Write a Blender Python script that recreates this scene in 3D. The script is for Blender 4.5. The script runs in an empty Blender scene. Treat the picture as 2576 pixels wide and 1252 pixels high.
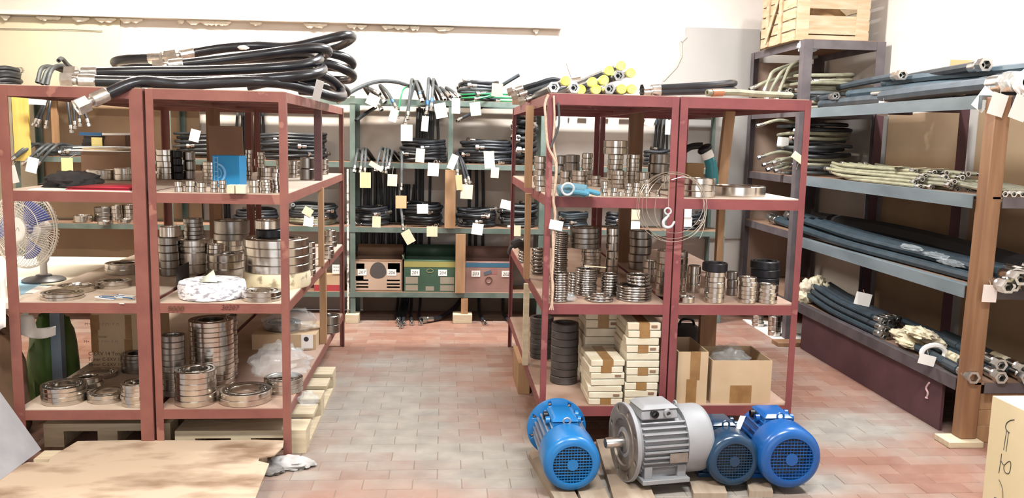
import bpy, bmesh, math, random
from mathutils import Vector, Matrix, Quaternion
random.seed(7)
PI = math.pi
SC = bpy.context.scene
COL = SC.collection

# ------------------------------------------------------------------ camera
FOC, YAW, PITCH, ROLL, CAMH = 2122.5, .0819, .1311, .0219, 1.65
CAM = Vector((0, 0, CAMH))
_cy, _sy, _cp, _sp = math.cos(YAW), math.sin(YAW), math.cos(PITCH), math.sin(PITCH)
FWD = Vector((_sy*_cp, _cy*_cp, -_sp))
_r = Vector((_cy, -_sy, 0)); _u = _r.cross(FWD)
_c, _s = math.cos(ROLL), math.sin(ROLL)
RGT = _c*_r + _s*_u
UPV = -_s*_r + _c*_u
cam_data = bpy.data.cameras.new('camera')
cam_data.sensor_fit = 'HORIZONTAL'; cam_data.sensor_width = 36.0
cam_data.lens = 36.0*FOC/2576.0
cam_data.clip_start = .05; cam_data.clip_end = 60
cam = bpy.data.objects.new('camera', cam_data); COL.objects.link(cam)
cam.matrix_world = Matrix(((RGT.x, UPV.x, -FWD.x, 0), (RGT.y, UPV.y, -FWD.y, 0), (RGT.z, UPV.z, -FWD.z, CAMH), (0, 0, 0, 1)))
SC.camera = cam

# ------------------------------------------------------------------ light
SC.view_settings.view_transform = 'Standard'
SC.view_settings.look = 'None'
SC.view_settings.gamma = 1.0
SC.view_settings.use_curve_mapping = False
SC.view_settings.exposure = 0.72
W = bpy.data.worlds.new('daylight'); SC.world = W; W.use_nodes = True
W.node_tree.nodes['Background'].inputs[0].default_value = (.90, .95, 1.0, 1)
W.node_tree.nodes['Background'].inputs[1].default_value = .5

def area_light(name, loc, rot, sx, sy, power, color):
    d = bpy.data.lights.new(name, 'AREA'); d.shape = 'RECTANGLE'; d.size = sx; d.size_y = sy
    d.energy = power; d.color = color
    o = bpy.data.objects.new(name, d); COL.objects.link(o); o.location = loc; o.rotation_euler = rot
    return o
# daylight through the open doorway behind the photographer
area_light('doorway_behind_offscreen', (-.3, -2.68, 1.8), (math.radians(90), 0, 0), 4.8, 3.6, 52, (.95, .97, 1.0))

# ------------------------------------------------------------------ pixel helpers (frame 2576 x 1252)
def ray(u, v): return FWD + RGT*((u-1288)/FOC) - UPV*((v-626)/FOC)
def onz(u, v, z): d = ray(u, v); return CAM + d*((z-CAMH)/d.z)
def ony(u, v, y): d = ray(u, v); return CAM + d*(y/d.y)
def onx(u, v, x): d = ray(u, v); return CAM + d*(x/d.x)
def depth(p): return (Vector(p)-CAM).dot(FWD)
def pxm(p): return FOC/depth(p)          # pixels per metre at a point

# ------------------------------------------------------------------ materials
def lin(c):
    if isinstance(c, str):
        c = [int(c[i:i+2], 16)/255 for i in (0, 2, 4)]
    g_ = .3*c[0]+.59*c[1]+.11*c[2]; c = [g_+(x-g_)*.9 for x in c]
    return tuple((x/12.92 if x <= .04045 else ((x+.055)/1.055)**2.4) for x in c) + (1,)
MATS = {}
def mat(name, col, rough=.6, metal=0., col2=None, scale=6., amount=.5, bump=0., bscale=60., coords='obj', spec=None,
        alpha=None, trans=None, stretch=None, detail=4., lo=.35, hi=.65, coat=0., third=None):
    if name in MATS: return MATS[name]
    m = bpy.data.materials.new(name); m.use_nodes = True
    nt = m.node_tree; b = nt.nodes['Principled BSDF']
    b.inputs['Base Color'].default_value = lin(col); b.inputs['Roughness'].default_value = rough; b.inputs['Metallic'].default_value = metal
    if spec is not None: b.inputs['Specular IOR Level'].default_value = spec
    if trans: b.inputs['Transmission Weight'].default_value = trans
    if alpha: b.inputs['Alpha'].default_value = alpha
    if coat: b.inputs['Coat Weight'].default_value = coat; b.inputs['Coat Roughness'].default_value = .15
    vec = None
    if col2 or bump:
        if coords == 'world':
            g = nt.nodes.new('ShaderNodeNewGeometry'); vec = g.outputs['Position']
        else:
            g = nt.nodes.new('ShaderNodeTexCoord'); vec = g.outputs['Object']
            oi = nt.nodes.new('ShaderNodeObjectInfo'); ad = nt.nodes.new('ShaderNodeVectorMath'); ad.operation = 'ADD'
            mu = nt.nodes.new('ShaderNodeMath'); mu.operation = 'MULTIPLY'; mu.inputs[1].default_value = 37.0
            nt.links.new(oi.outputs['Random'], mu.inputs[0]); nt.links.new(vec, ad.inputs[0]); nt.links.new(mu.outputs[0], ad.inputs[1]); vec = ad.outputs[0]
        if stretch:
            mp = nt.nodes.new('ShaderNodeMapping'); mp.inputs['Scale'].default_value = stretch
            nt.links.new(vec, mp.inputs['Vector']); vec = mp.outputs['Vector']
    if col2:
        n = nt.nodes.new('ShaderNodeTexNoise'); n.inputs['Scale'].default_value = scale; n.inputs['Detail'].default_value = detail
        nt.links.new(vec, n.inputs['Vector'])
        r = nt.nodes.new('ShaderNodeValToRGB')
        r.color_ramp.elements[0].position = lo; r.color_ramp.elements[1].position = hi
        c1, c2 = lin(col), lin(col2)
        r.color_ramp.elements[0].color = c1
        r.color_ramp.elements[1].color = tuple(c1[i]*(1-amount)+c2[i]*amount for i in range(3)) + (1,)
        if third:
            e = r.color_ramp.elements.new((lo+hi)/2+.18); e.color = lin(third)
        nt.links.new(n.outputs['Fac'], r.inputs['Fac']); nt.links.new(r.outputs['Color'], b.inputs['Base Color'])
    if bump:
        n2 = nt.nodes.new('ShaderNodeTexNoise'); n2.inputs['Scale'].default_value = bscale; n2.inputs['Detail'].default_value = 3
        nt.links.new(vec, n2.inputs['Vector'])
        bp = nt.nodes.new('ShaderNodeBump'); bp.inputs['Strength'].default_value = bump; bp.inputs['Distance'].default_value = .01
        nt.links.new(n2.outputs['Fac'], bp.inputs['Height']); nt.links.new(bp.outputs['Normal'], b.inputs['Normal'])
    MATS[name] = m
    return m

M_STEEL = mat('bearing_steel', 'd2ccc4', .2, 1., 'b8b0a6', 20, .6)
M_STEEL_SHADE = mat('bearing_steel_dull_shade', 'a39d97', .3, 1., '857f7a', 14, .6)  # rougher steel, its colour also darkened for the shade deep in the shelves
M_BLACK = mat('bearing_black', '26262a', .35, .6)
M_SEAL = mat('bearing_seal', '2a2622', .5, .2)
M_RING = mat('race_steel', 'bdb9b4', .18, 1., '8b8680', 20, .6)
M_RUST = mat('sleeve_dark', '5a5350', .6, .3, '46403c', 12, .8)
M_CHROME = mat('fitting_zinc', 'd6d4d0', .25, 1., 'a8a49e', 40, .6)
M_BORE = mat('bore_dark', '0c0c0d', .8)
M_HOSE_B = mat('hose_black_gloss', '14151a', .28, 0, '2a2a30', 9, .6)
M_HOSE_G = mat('hose_grey', '35393b', .55, 0, '4c5050', 12, .7)
M_HOSE_D = mat('hose_dark', '1c1e22', .45, 0, '303338', 12, .7)
M_HOSE_T = mat('hose_blue_grey', '26343c', .5, 0, '374750', 10, .7)
M_HOSE_S = mat('hose_slate', '2a3238', .5, 0, '3a444b', 10, .7)
M_HOSE_O = mat('hose_olive', '6f6c58', .5, 0, '8f8b72', 12, .8)
M_HOSE_K = mat('hose_khaki', '9a9577', .5, 0, '77735a', 12, .8)
M_GREEN = mat('hose_green', '1d7a4a', .4)
M_BLUEF = mat('band_blue', '1e5f96', .4)
M_YCAP = mat('cap_yellow', 'dfe04a', .4, 0, 'ecec90', 20, .6)
M_RACK_R = mat('rack_red', '84403f', .5, 0, '733438', 7, .8, bump=.1, bscale=40, third='8f524e')
M_RACK_B = mat('rack_red_brown', '875044', .5, 0, '75403a', 6, .8, bump=.1, bscale=40, third='945f50')
M_RACK_D = mat('rack_oxide_brown', '5c3a3c', .6, 0, '6f4a48', 8, .8)
M_GRN = mat('rack_green', '52645a', .55, 0, '6b766e', 8, .8)
M_DARK = mat('rack_dark', '4a4144', .6, 0, '5f5556', 7, .8)
M_BLUEB = mat('rack_blue_grey', '5c666a', .55, 0, '747e82', 6, .8, stretch=(1, .3, 1))
M_OXI = mat('panel_oxide', '46272c', .6, 0, '5a343a', 5, .8)
M_BOARD = mat('shelf_hardboard', '9a7a68', .7, 0, 'ae9280', 4, .8)
M_BOARDP = mat('shelf_paper', 'c4b2a0', .8, 0, 'b09a86', 4, .8)
M_WOOD = mat('wood_stud', 'a57e58', .6, 0, '916844', 5, .8, stretch=(6, 6, .6))
M_WOODP = mat('wood_pale', 'cbbb9c', .7, 0, 'b5a082', 6, .8, stretch=(1, 6, 6))
M_WOODO = mat('wood_orange', '8a6242', .55, 0, '744c30', 4, .8, stretch=(7, 7, .5))
M_CRATE = mat('crate_wood', 'b8a082', .7, 0, 'a3875f', 5, .8, stretch=(1, 1, 6))
M_CARD = mat('cardboard', 'b08a5c', .75, 0, 'a47c50', 5, .6)
M_CARDL = mat('cardboard_light', 'c2a581', .75, 0, 'b49471', 5, .6)
M_CARDD = mat('cardboard_dark', '8a6850', .8, 0, '7a5a44', 5, .6)
M_CARDP = mat('cardboard_sheet', 'b59e86', .85, 0, '80644c', 4.5, 1., coords='world', stretch=(.7, 1.5, 1), lo=.44, hi=.66)
M_CREAM = mat('cream_carton', 'd8cdb6', .7, 0, 'c6b698', 9, .8)
M_TAPE = mat('brown_tape', '8a6238', .25, 0, '9c7444', 15, .8)
M_PAPER = mat('paper_white', 'f0ece6', .8)
M_TAG = mat('tag_beige', 'd9c9a4', .8, 0, 'e2d5b6', 8, .8)
M_TAGW = mat('tag_white', 'e9e6de', .8)
M_STRING = mat('string', 'c8b090', .9)
M_INK = mat('ink', '3a3a3c', .8)
M_INKB = mat('ink_brown', '543619', .8)
M_WHITE = mat('plastic_white', 'eeeae4', .4)
M_FILM = mat('clear_film', 'dfe6e8', .14, alpha=.2, bump=.7, bscale=22)
M_WRAPW = mat('wrap_white', 'ece9ec', .6, 0, '8c8a98', 26, .9, lo=.52, hi=.6, stretch=(1, 1, 2.4))
M_WRAPC = mat('wrap_cream', 'd8cba8', .6, 0, '8a7c5e', 18, .9, lo=.54, hi=.64)
M_BLUEBOX = mat('box_blue', '1a86c4', .35)
M_PRINTB = mat('print_pale_blue', '6fb0e0', .4)
M_CLOTHK = mat('cloth_black', '232122', .9, 0, '38322f', 10, .8)
M_RED = mat('folder_red', 'b01f33', .5)
M_GLOVE = mat('glove_grey_blue', '78868c', .8, 0, '4a7688', 9, .9, lo=.48, hi=.52)
M_TEAL = mat('tool_teal', '1d7f8c', .35)
M_CORD = mat('rope', 'cbb09a', .9, 0, 'b09078', 60, .8)
M_WIRE = mat('steel_wire', 'c4b8a8', .3, .9)
M_HOOK = mat('hook_grey', 'c9c9cb', .4, .3)
M_GREYB = mat('board_grey', '9b9a9e', .8, 0, '8c8b90', 8, .7)
M_MBLUE = mat('motor_blue', '0f66a8', .28, 0, '1672b6', 5, .6)
M_MBLUE2 = mat('motor_royal_blue', '0f4f96', .26, 0, '1459a2', 5, .6)
M_MNAVY = mat('motor_navy', '16344f', .24, 0, '1d405c', 5, .6)
M_MGREY = mat('motor_grey', '8d8e91', .5, 0, '808184', 5, .7)
M_MALU = mat('motor_dull_metal', '9aa0ae', .45, .5, '7f8696', 8, .8)
M_FLANGE = mat('flange_worn', '968c82', .5, .4, '63574c', 8, .9)
M_GRILLE = mat('grille_dark', '0c1218', .7)

# ------------------------------------------------------------------ mesh builder
def frame(d, up=None):
    d = Vector(d).normalized(); up = Vector(up) if up else Vector((0, 0, 1))
    if abs(d.dot(up)) > .98: up = Vector((0, 1, 0))
    a = up.cross(d).normalized(); b = d.cross(a)
    return a, b, d
class MB:
    def __init__(s): s.v = []; s.f = []; s.mi = []; s.cur = 0
    def add(s, vs, fs):
        o = len(s.v); s.v += [Vector(p) for p in vs]; s.f += [tuple(i+o for i in f) for f in fs]; s.mi += [s.cur]*len(fs)
        return s
    def mat(s, i): s.cur = i; return s
    def box(s, x0, x1, y0, y1, z0, z1):
        return s.add([(x0,y0,z0),(x1,y0,z0),(x1,y1,z0),(x0,y1,z0),(x0,y0,z1),(x1,y0,z1),(x1,y1,z1),(x0,y1,z1)],
                     [(0,3,2,1),(4,5,6,7),(0,1,5,4),(1,2,6,5),(2,3,7,6),(3,0,4,7)])
    def cbox(s, c, size, M=None):
        hx, hy, hz = [k/2 for k in size]; c = Vector(c)
        P = [Vector((x*hx, y*hy, z*hz)) for z in (-1, 1) for x, y in ((-1,-1),(1,-1),(1,1),(-1,1))]
        if M: P = [M @ p for p in P]
        return s.add([c+p for p in P], [(0,3,2,1),(4,5,6,7),(0,1,5,4),(1,2,6,5),(2,3,7,6),(3,0,4,7)])
    def bar(s, a, b, w, t, up=None):
        a = Vector(a); b = Vector(b); x, y, d = frame(b-a, up)
        P = [a+x*w/2*i+y*t/2*j for i, j in ((-1,-1),(1,-1),(1,1),(-1,1))] + [b+x*w/2*i+y*t/2*j for i, j in ((-1,-1),(1,-1),(1,1),(-1,1))]
        return s.add(P, [(0,3,2,1),(4,5,6,7),(0,1,5,4),(1,2,6,5),(2,3,7,6),(3,0,4,7)])
    def lathe(s, prof, n=24, o=(0,0,0), ax=(0,0,1), closed=False, up=None, ph=0.):
        a, b, d = frame(ax, up); o = Vector(o); vs = []; fs = []; k = len(prof)
        for i in range(n):
            t = 2*PI*i/n+ph; e = a*math.cos(t)+b*math.sin(t)
            for r, z in prof: vs.append(o+e*r+d*z)
        m = k if closed else k-1
        for i in range(n):
            j = (i+1) % n
            for q in range(m):
                q2 = (q+1) % k
                fs.append((i*k+q, j*k+q, j*k+q2, i*k+q2))
        if not closed:
            if prof[0][0] > 1e-6: fs.append(tuple(i*k for i in range(n))[::-1])
            if prof[-1][0] > 1e-6: fs.append(tuple(i*k+k-1 for i in range(n)))
        return s.add(vs, fs)
    def tube(s, pts, r, n=8, closed=False, caps=True):
        pts = [Vector(p) for p in pts]; N = len(pts); vs = []; fs = []
        R = r if isinstance(r, (list, tuple)) else [r]*N
        def tan(i):
            if closed: return (pts[(i+1) % N]-pts[i-1])
            return pts[min(i+1, N-1)]-pts[max(i-1, 0)]
        t0 = tan(0).normalized(); a = t0.orthogonal().normalized(); prev = t0
        for i in range(N):
            t = tan(i)
            if t.length < 1e-9: t = prev
            t = t.normalized()
            a = prev.rotation_difference(t) @ a; a = (a-t*a.dot(t)).normalized(); b = t.cross(a); prev = t
            for k in range(n):
                th = 2*PI*k/n; vs.append(pts[i]+(a*math.cos(th)+b*math.sin(th))*R[i])
        for i in range(N if closed else N-1):
            j = (i+1) % N
            for k in range(n):
                k2 = (k+1) % n; fs.append((i*n+k, i*n+k2, j*n+k2, j*n+k))
        if caps and not closed:
            fs.append(tuple(range(n))[::-1]); fs.append(tuple((N-1)*n+k for k in range(n)))
        return s.add(vs, fs)
    def prism(s, poly, o, ex, ey, ez, h):
        o = Vector(o); ex = Vector(ex); ey = Vector(ey); ez = Vector(ez); n = len(poly)
        vs = [o+ex*x+ey*y for x, y in poly]+[o+ex*x+ey*y+ez*h for x, y in poly]
        fs = [tuple(range(n))[::-1], tuple(range(n, 2*n))]+[(i, (i+1) % n, n+(i+1) % n, n+i) for i in range(n)]
        return s.add(vs, fs)
    def quadgrid(s, fn, nu, nv):
        vs = [fn(i/nu, j/nv) for i in range(nu+1) for j in range(nv+1)]
        fs = [(i*(nv+1)+j, (i+1)*(nv+1)+j, (i+1)*(nv+1)+j+1, i*(nv+1)+j+1) for i in range(nu) for j in range(nv)]
        return s.add(vs, fs)
    def mesh(s, name, mats, origin=(0,0,0), ang=.6, thick=None):
        o = Vector(origin); me = bpy.data.meshes.new(name)
        me.from_pydata([tuple(p-o) for p in s.v], [], s.f)
        ms = mats if isinstance(mats, (list, tuple)) else [mats]
        for m in ms: me.materials.append(m)
        if len(ms) > 1: me.polygons.foreach_set('material_index', s.mi)
        me.polygons.foreach_set('use_smooth', [True]*len(me.polygons))
        bm = bmesh.new(); bm.from_mesh(me); bmesh.ops.recalc_face_normals(bm, faces=bm.faces)
        bm.to_mesh(me); bm.free()
        me.set_sharp_from_angle(angle=ang)
        me.update()
        return me
    def build(s, name, mats, parent=None, ang=.6, bevel=0., solid=0., sub=0):
        """vertices are given in world space; the object sits at its parent's origin or, top level, at its own base"""
        if parent is not None: org = wloc(parent)
        else:
            xs = [p.x for p in s.v]; ys = [p.y for p in s.v]; zs = [p.z for p in s.v]
            org = Vector(((min(xs)+max(xs))/2, (min(ys)+max(ys))/2, min(zs)))
        o = bpy.data.objects.new(name, s.mesh(name, mats, org, ang)); COL.objects.link(o)
        if parent is not None: o.parent = parent
        else: o.location = org
        if solid: md = o.modifiers.new('solid', 'SOLIDIFY'); md.thickness = solid; md.offset = 0
        if sub: md = o.modifiers.new('sub', 'SUBSURF'); md.levels = sub; md.render_levels = sub
        if bevel: md = o.modifiers.new('bevel', 'BEVEL'); md.width = bevel; md.segments = 2; md.limit_method = 'ANGLE'
        return o
def wloc(o):
    p = Vector((0, 0, 0))
    while o is not None: p = p+Vector(o.location); o = o.parent
    return p
def tag(o, label=None, cat=None, group=None, kind=None):
    if label: o['label'] = label
    if cat: o['category'] = cat
    if group: o['group'] = group
    if kind: o['kind'] = kind
    return o
def thing(name, label, cat, loc=(0,0,0), group=None):
    o = bpy.data.objects.new(name, None); COL.objects.link(o); o.location = loc; o.empty_display_size = .05
    return tag(o, label, cat, group)
def struct(name, mb, m, parent=None, **k):
    o = mb.build(name, m, parent, **k)
    if parent is None: o['kind'] = 'structure'
    return o
def inst(name, me, parent=None, loc=(0,0,0), rot=(0,0,0), scale=None):
    o = bpy.data.objects.new(name, me); COL.objects.link(o); o.parent = parent; o.location = loc; o.rotation_euler = rot
    if scale: o.scale = scale
    return o
def crom(P, seg=6, closed=False):
    P = [Vector(p) for p in P]; n = len(P); out = []
    if n < 3 and not closed: return [P[0].lerp(P[-1], i/seg) for i in range(seg+1)]
    for i in range(n if closed else n-1):
        if closed: a, b, c, d = P[i-1], P[i], P[(i+1) % n], P[(i+2) % n]
        else: a, b, c, d = P[max(i-1, 0)], P[i], P[i+1], P[min(i+2, n-1)]
        for k in range(seg):
            t = k/seg; t2 = t*t; t3 = t2*t
            out.append(.5*((2*b)+(c-a)*t+(2*a-5*b+4*c-d)*t2+(3*b-a-3*c+d)*t3))
    if not closed: out.append(P[-1])
    return out
def cut_holes(o, mb):
    """drill real holes: mb holds closed cutter shapes in the object's own space"""
    c = bpy.data.objects.new('cutter', mb.mesh('cutter', M_BORE)); COL.objects.link(c)
    c.parent = o.parent; c.location = o.location
    md = o.modifiers.new('cut', 'BOOLEAN'); md.operation = 'DIFFERENCE'; md.object = c; md.solver = 'EXACT'
    dg = bpy.context.evaluated_depsgraph_get(); me = bpy.data.meshes.new_from_object(o.evaluated_get(dg))
    o.modifiers.clear(); o.data = me
    bpy.data.objects.remove(c)
def text(s, size, o, ex, ey, m, parent, name='lettering', out=.0006, font_shear=0.):
    """flat lettering on a surface: o = left of the base line, ex / ey = right / up directions"""
    cu = bpy.data.curves.new('t', 'FONT'); cu.body = s; cu.size = size; cu.resolution_u = 2; cu.shear = font_shear
    to = bpy.data.objects.new('t', cu); COL.objects.link(to)
    me0 = bpy.data.meshes.new_from_object(to.evaluated_get(bpy.context.evaluated_depsgraph_get()))
    ex = Vector(ex).normalized(); ey = Vector(ey).normalized(); ez = ex.cross(ey); o = Vector(o)
    mb = MB(); mb.add([o+ex*p.co.x+ey*p.co.y+ez*out for p in me0.vertices], [tuple(f.vertices) for f in me0.polygons])
    bpy.data.objects.remove(to); bpy.data.curves.remove(cu); bpy.data.meshes.remove(me0)
    return mb.build(name, m, parent)
# ================================================================== the room
M_WALL = mat('wall_plaster', 'c9c0b6', .85, 0, 'bcb1a6', 1.6, .7, coords='world', bump=.15, bscale=14)
M_WALLB = mat('wall_beige_panel', 'c6bca2', .85, 0, 'b5a78a', 1.3, .7, coords='world')
M_WALLG = mat('wall_grey_panel', 'a09b95', .85, 0, '95908a', 1.5, .7, coords='world')
M_CEIL = mat('ceiling_paint', 'e2ded8', .9)
M_PLY = mat('plywood_panel', 'a88c6a', .7, 0, '94765a', 1.6, .8, coords='world', third='b69a76')
M_LEDGE = mat('ledge_grey', '8b8580', .8)
M_CRUMB = mat('plaster_crumb', 'd8d0be', .9, bump=.6, bscale=50)
M_GROUT = mat('floor_grout', '857468', .9, 0, '78685e', 3, .7, coords='world')
BW, RW, LW, FWL, CH = 7.95, 3.58, -4.6, -2.6, 4.3      # back wall Y, right wall X, left wall X, front wall Y, ceiling height

struct('floor', MB().box(LW, RW, FWL, BW, -.12, -.003), M_GROUT)
FLOOR = bpy.data.objects['floor']
struct('wall_back', MB().box(LW-.1, RW+.1, BW, BW+.15, 0, CH), M_WALL)
struct('wall_right', MB().box(RW, RW+.15, FWL, BW, 0, CH), M_WALL)
struct('wall_left', MB().box(LW-.15, LW, FWL, BW, 0, CH), M_WALL)
struct('ceiling', MB().box(LW, RW, FWL, BW, CH, CH+.12), M_CEIL)
struct('wall_front', MB().box(LW, -2.7, FWL-.15, FWL, 0, CH).box(2.1, RW, FWL-.15, FWL, 0, CH).box(-2.7, 2.1, FWL-.15, FWL, 3.6, CH), M_WALL)

# plaster panels and the crumbling ledge on the back wall
WB = bpy.data.objects['wall_back']
def wpoly(name, pix, y, m, t=.018):
    P = [ony(u, v, y) for u, v in pix]
    mb = MB(); mb.prism([(p.x, p.z) for p in P], (0, y, 0), (1, 0, 0), (0, 0, 1), (0, 1, 0), t)
    return mb.build(name, m, WB)
yw = BW-.018
wpoly('plaster_panel', [(-60, 40), (302, 46), (300, 330), (318, 600), (-60, 600)], yw, M_WALLB)
wpoly('plaster_panel', [(884, 62), (1404, 74), (1400, 520), (884, 520)], yw, mat('wall_cream_panel', 'c7bdb2', .85, 0, 'b2a08e', 1.6, .7, coords='world'))
wpoly('plaster_panel', [(1728, 68), (1912, 74), (1912, 600), (1668, 600), (1668, 204), (1700, 168), (1714, 140), (1712, 104), (1727, 92)], yw-.03, M_WALLG, .046)
# broken dark edge of the grey panel
for a, b in (((1727, 92), (1713, 106)), ((1713, 104), (1714, 140)), ((1714, 140), (1701, 168)), ((1701, 168), (1668, 203))):
    p, q = ony(*a, yw-.03), ony(*b, yw-.03)
    MB().bar(p, q, .018, .012, (0, 1, 0)).build('broken_edge', mat('broken_plaster', 'a39a8e', .9), WB)
wpoly('panel_scrap', [(1424, 157), (1431, 160), (1462, 193), (1438, 197)], yw-.006, M_WALLG, .02)
p, q = ony(-40, 30, BW-.05), ony(1412, 68, BW-.05)
struct('trim_1', MB().bar(p, q, .10, .035, (0, 0, 1)), mat('ledge_top', 'd2ccc2', .8))
T1 = bpy.data.objects['trim_1']
for i in range(34):
    u = random.uniform(0, 1410); v = 30+(u+40)/1452*38.5
    c = ony(u, v+8, BW-.02); w = random.uniform(.04, .16)
    mb = MB(); mb.quadgrid(lambda a, b: c+Vector(((a-.5)*w, -.018-.012*math.sin(a*PI)*random.uniform(.3, 1), -b*(.014+.034*math.sin(a*PI)*random.uniform(.4, 1)))), 6, 2)
    mb.build('plaster_crumb', M_CRUMB, WB, solid=.012)
# thin wire along the beige panel
tg = MB().tube(crom([ony(0, 72, BW-.03), ony(150, 74, BW-.03), ony(258, 78, BW-.03)], 5), .003, 5)
tag(tg.build('wall_wire', mat('wire_dark', '55504a', .7)), 'thin dark wire stretched along the beige wall panel', 'wire')

# ------------------------------------------------------------------ brick floor
def floor_mat():
    m = bpy.data.materials.new('floor_brick'); m.use_nodes = True; nt = m.node_tree; L = nt.links; b = nt.nodes['Principled BSDF']
    b.inputs['Roughness'].default_value = .55
    g = nt.nodes.new('ShaderNodeNewGeometry'); at = nt.nodes.new('ShaderNodeAttribute'); at.attribute_name = 'tint'
    def noise(sc, det, off=0):
        mp = nt.nodes.new('ShaderNodeMapping'); mp.inputs['Location'].default_value = (off, off*.7, 0); L.new(g.outputs['Position'], mp.inputs['Vector'])
        n = nt.nodes.new('ShaderNodeTexNoise'); n.inputs['Scale'].default_value = sc; n.inputs['Detail'].default_value = det
        L.new(mp.outputs['Vector'], n.inputs['Vector']); return n.outputs['Fac']
    def ramp(fac, stops):
        r = nt.nodes.new('ShaderNodeValToRGB'); r.color_ramp.elements[0].position = stops[0][0]; r.color_ramp.elements[0].color = stops[0][1]
        r.color_ramp.elements[1].position = stops[-1][0]; r.color_ramp.elements[1].color = stops[-1][1]
        for p, c in stops[1:-1]: e = r.color_ramp.elements.new(p); e.color = c
        L.new(fac, r.inputs['Fac']); return r.outputs['Color']
    def mix(f, a, c):
        x = nt.nodes.new('ShaderNodeMix'); x.data_type = 'RGBA'; L.new(f, x.inputs[0]); L.new(a, x.inputs[6]); L.new(c, x.inputs[7]); return x.outputs[2]
    base = ramp(at.outputs['Fac'], [(0, lin('7e5646')), (.5, lin('875d4a')), (1, lin('8d6552'))])
    red = ramp(noise(9, 5, 3), [(.3, lin('84574a')), (.7, lin('ab8472'))])
    f1 = nt.nodes.new('ShaderNodeMath'); f1.operation = 'MULTIPLY'; f1.inputs[1].default_value = .5; L.new(noise(3, 3, 9), f1.inputs[0])
    base = mix(f1.outputs[0], base, red)
    dust = ramp(noise(7, 4, 5), [(.3, lin('827b73')), (.7, lin('9a9288'))])
    # dust lies in the walked aisle
    def blob(x, y, sx, sy):
        mp = nt.nodes.new('ShaderNodeVectorMath'); mp.operation = 'SUBTRACT'; mp.inputs[1].default_value = (x, y, 0); L.new(g.outputs['Position'], mp.inputs[0])
        sc = nt.nodes.new('ShaderNodeVectorMath'); sc.operation = 'MULTIPLY'; sc.inputs[1].default_value = (1/sx, 1/sy, 0); L.new(mp.outputs[0], sc.inputs[0])
        ln = nt.nodes.new('ShaderNodeVectorMath'); ln.operation = 'LENGTH'; L.new(sc.outputs[0], ln.inputs[0])
        mr = nt.nodes.new('ShaderNodeMapRange'); mr.inputs[1].default_value = .35; mr.inputs[2].default_value = 1.25; mr.inputs[3].default_value = 1; mr.inputs[4].default_value = 0
        L.new(ln.outputs['Value'], mr.inputs[0]); return mr.outputs[0]
    def mx(a, c):
        n = nt.nodes.new('ShaderNodeMath'); n.operation = 'MAXIMUM'; L.new(a, n.inputs[0]); L.new(c, n.inputs[1]); return n.outputs[0]
    bl = mx(mx(blob(-.35, 5.0, .75, 1.25), blob(.25, 4.1, .85, .5)), mx(blob(1.2, 3.85, 1.0, .3), blob(2.4, 4.6, .45, .35)))
    nz = noise(1.7, 6, 1)
    sm = nt.nodes.new('ShaderNodeMath'); sm.operation = 'MULTIPLY_ADD'; sm.inputs[1].default_value = 1.0; L.new(bl, sm.inputs[0])
    n2 = nt.nodes.new('ShaderNodeMath'); n2.operation = 'MULTIPLY_ADD'; n2.inputs[1].default_value = 2.4; n2.inputs[2].default_value = -1.12; L.new(nz, n2.inputs[0]); L.new(n2.outputs[0], sm.inputs[2])
    t2 = nt.nodes.new('ShaderNodeMath'); t2.operation = 'MULTIPLY_ADD'; t2.inputs[1].default_value = .28; t2.inputs[2].default_value = -.14; L.new(at.outputs['Fac'], t2.inputs[0])
    ad = nt.nodes.new('ShaderNodeMath'); ad.operation = 'ADD'; ad.use_clamp = True; L.new(sm.outputs[0], ad.inputs[0]); L.new(t2.outputs[0], ad.inputs[1])
    col = mix(ad.outputs[0], base, dust)
    L.new(col, b.inputs['Base Color'])
    n3 = nt.nodes.new('ShaderNodeBump'); n3.inputs['Strength'].default_value = .15; n3.inputs['Distance'].default_value = .01; L.new(noise(45, 3, 2), n3.inputs['Height']); L.new(n3.outputs['Normal'], b.inputs['Normal'])
    return m
M_FLOOR = floor_mat()
BL, BD = .235, .118
def brick_mesh(v):
    mb = MB(); g = .003; x, y, t = BL/2-g/2, BD/2-g/2, .0016
    mb.add([(-x,-y,-.012),(x,-y,-.012),(x,y,-.012),(-x,y,-.012),(-x,-y,-t),(x,-y,-t),(x,y,-t),(-x,y,-t),(-x+t,-y+t,0),(x-t,-y+t,0),(x-t,y-t,0),(-x+t,y-t,0)],
           [(0,1,5,4),(1,2,6,5),(2,3,7,6),(3,0,4,7),(4,5,9,8),(5,6,10,9),(6,7,11,10),(7,4,8,11),(8,9,10,11)])
    me = mb.mesh('brick', M_FLOOR, ang=.2)
    a = me.attributes.new('tint', 'FLOAT', 'POINT'); a.data.foreach_set('value', [v]*len(me.vertices))
    return me
BRK = [brick_mesh(k/9) for k in range(10)]
cells = []
for j in range(int((BW-2.4)/BD)):
    yc = 2.4+(j+.5)*BD
    for i in range(int((RW-LW)/BL)+1):
        xc = LW+(i+.5+(.5 if j % 2 else 0))*BL
        if xc+BL/2 < RW+BL*.4 and yc < BW: cells.append((xc, yc))
def seen(c):
    d = Vector((c[0], c[1], 0))-CAM; z = d.dot(FWD); u = 1288+FOC*d.dot(RGT)/z; v = 626-FOC*d.dot(UPV)/z
    if not (-20 < u < 2596 and v < 1275): return False
    x, y = c
    return (-.85 < x < .75 and y < 7.0) or (x > 1.85 and 3.5 < y and x < 2.95) or (.5 < x < 2.9 and y < 3.9) 
vis = sorted([c for c in cells if seen(c)], key=lambda c: c[1])[:300]
vs_ = set(vis)
for c in vis:
    inst('brick', BRK[random.randrange(10)], FLOOR, (c[0]-FLOOR.location.x, c[1]-FLOOR.location.y, -FLOOR.location.z-random.uniform(0, .0015)))
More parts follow.
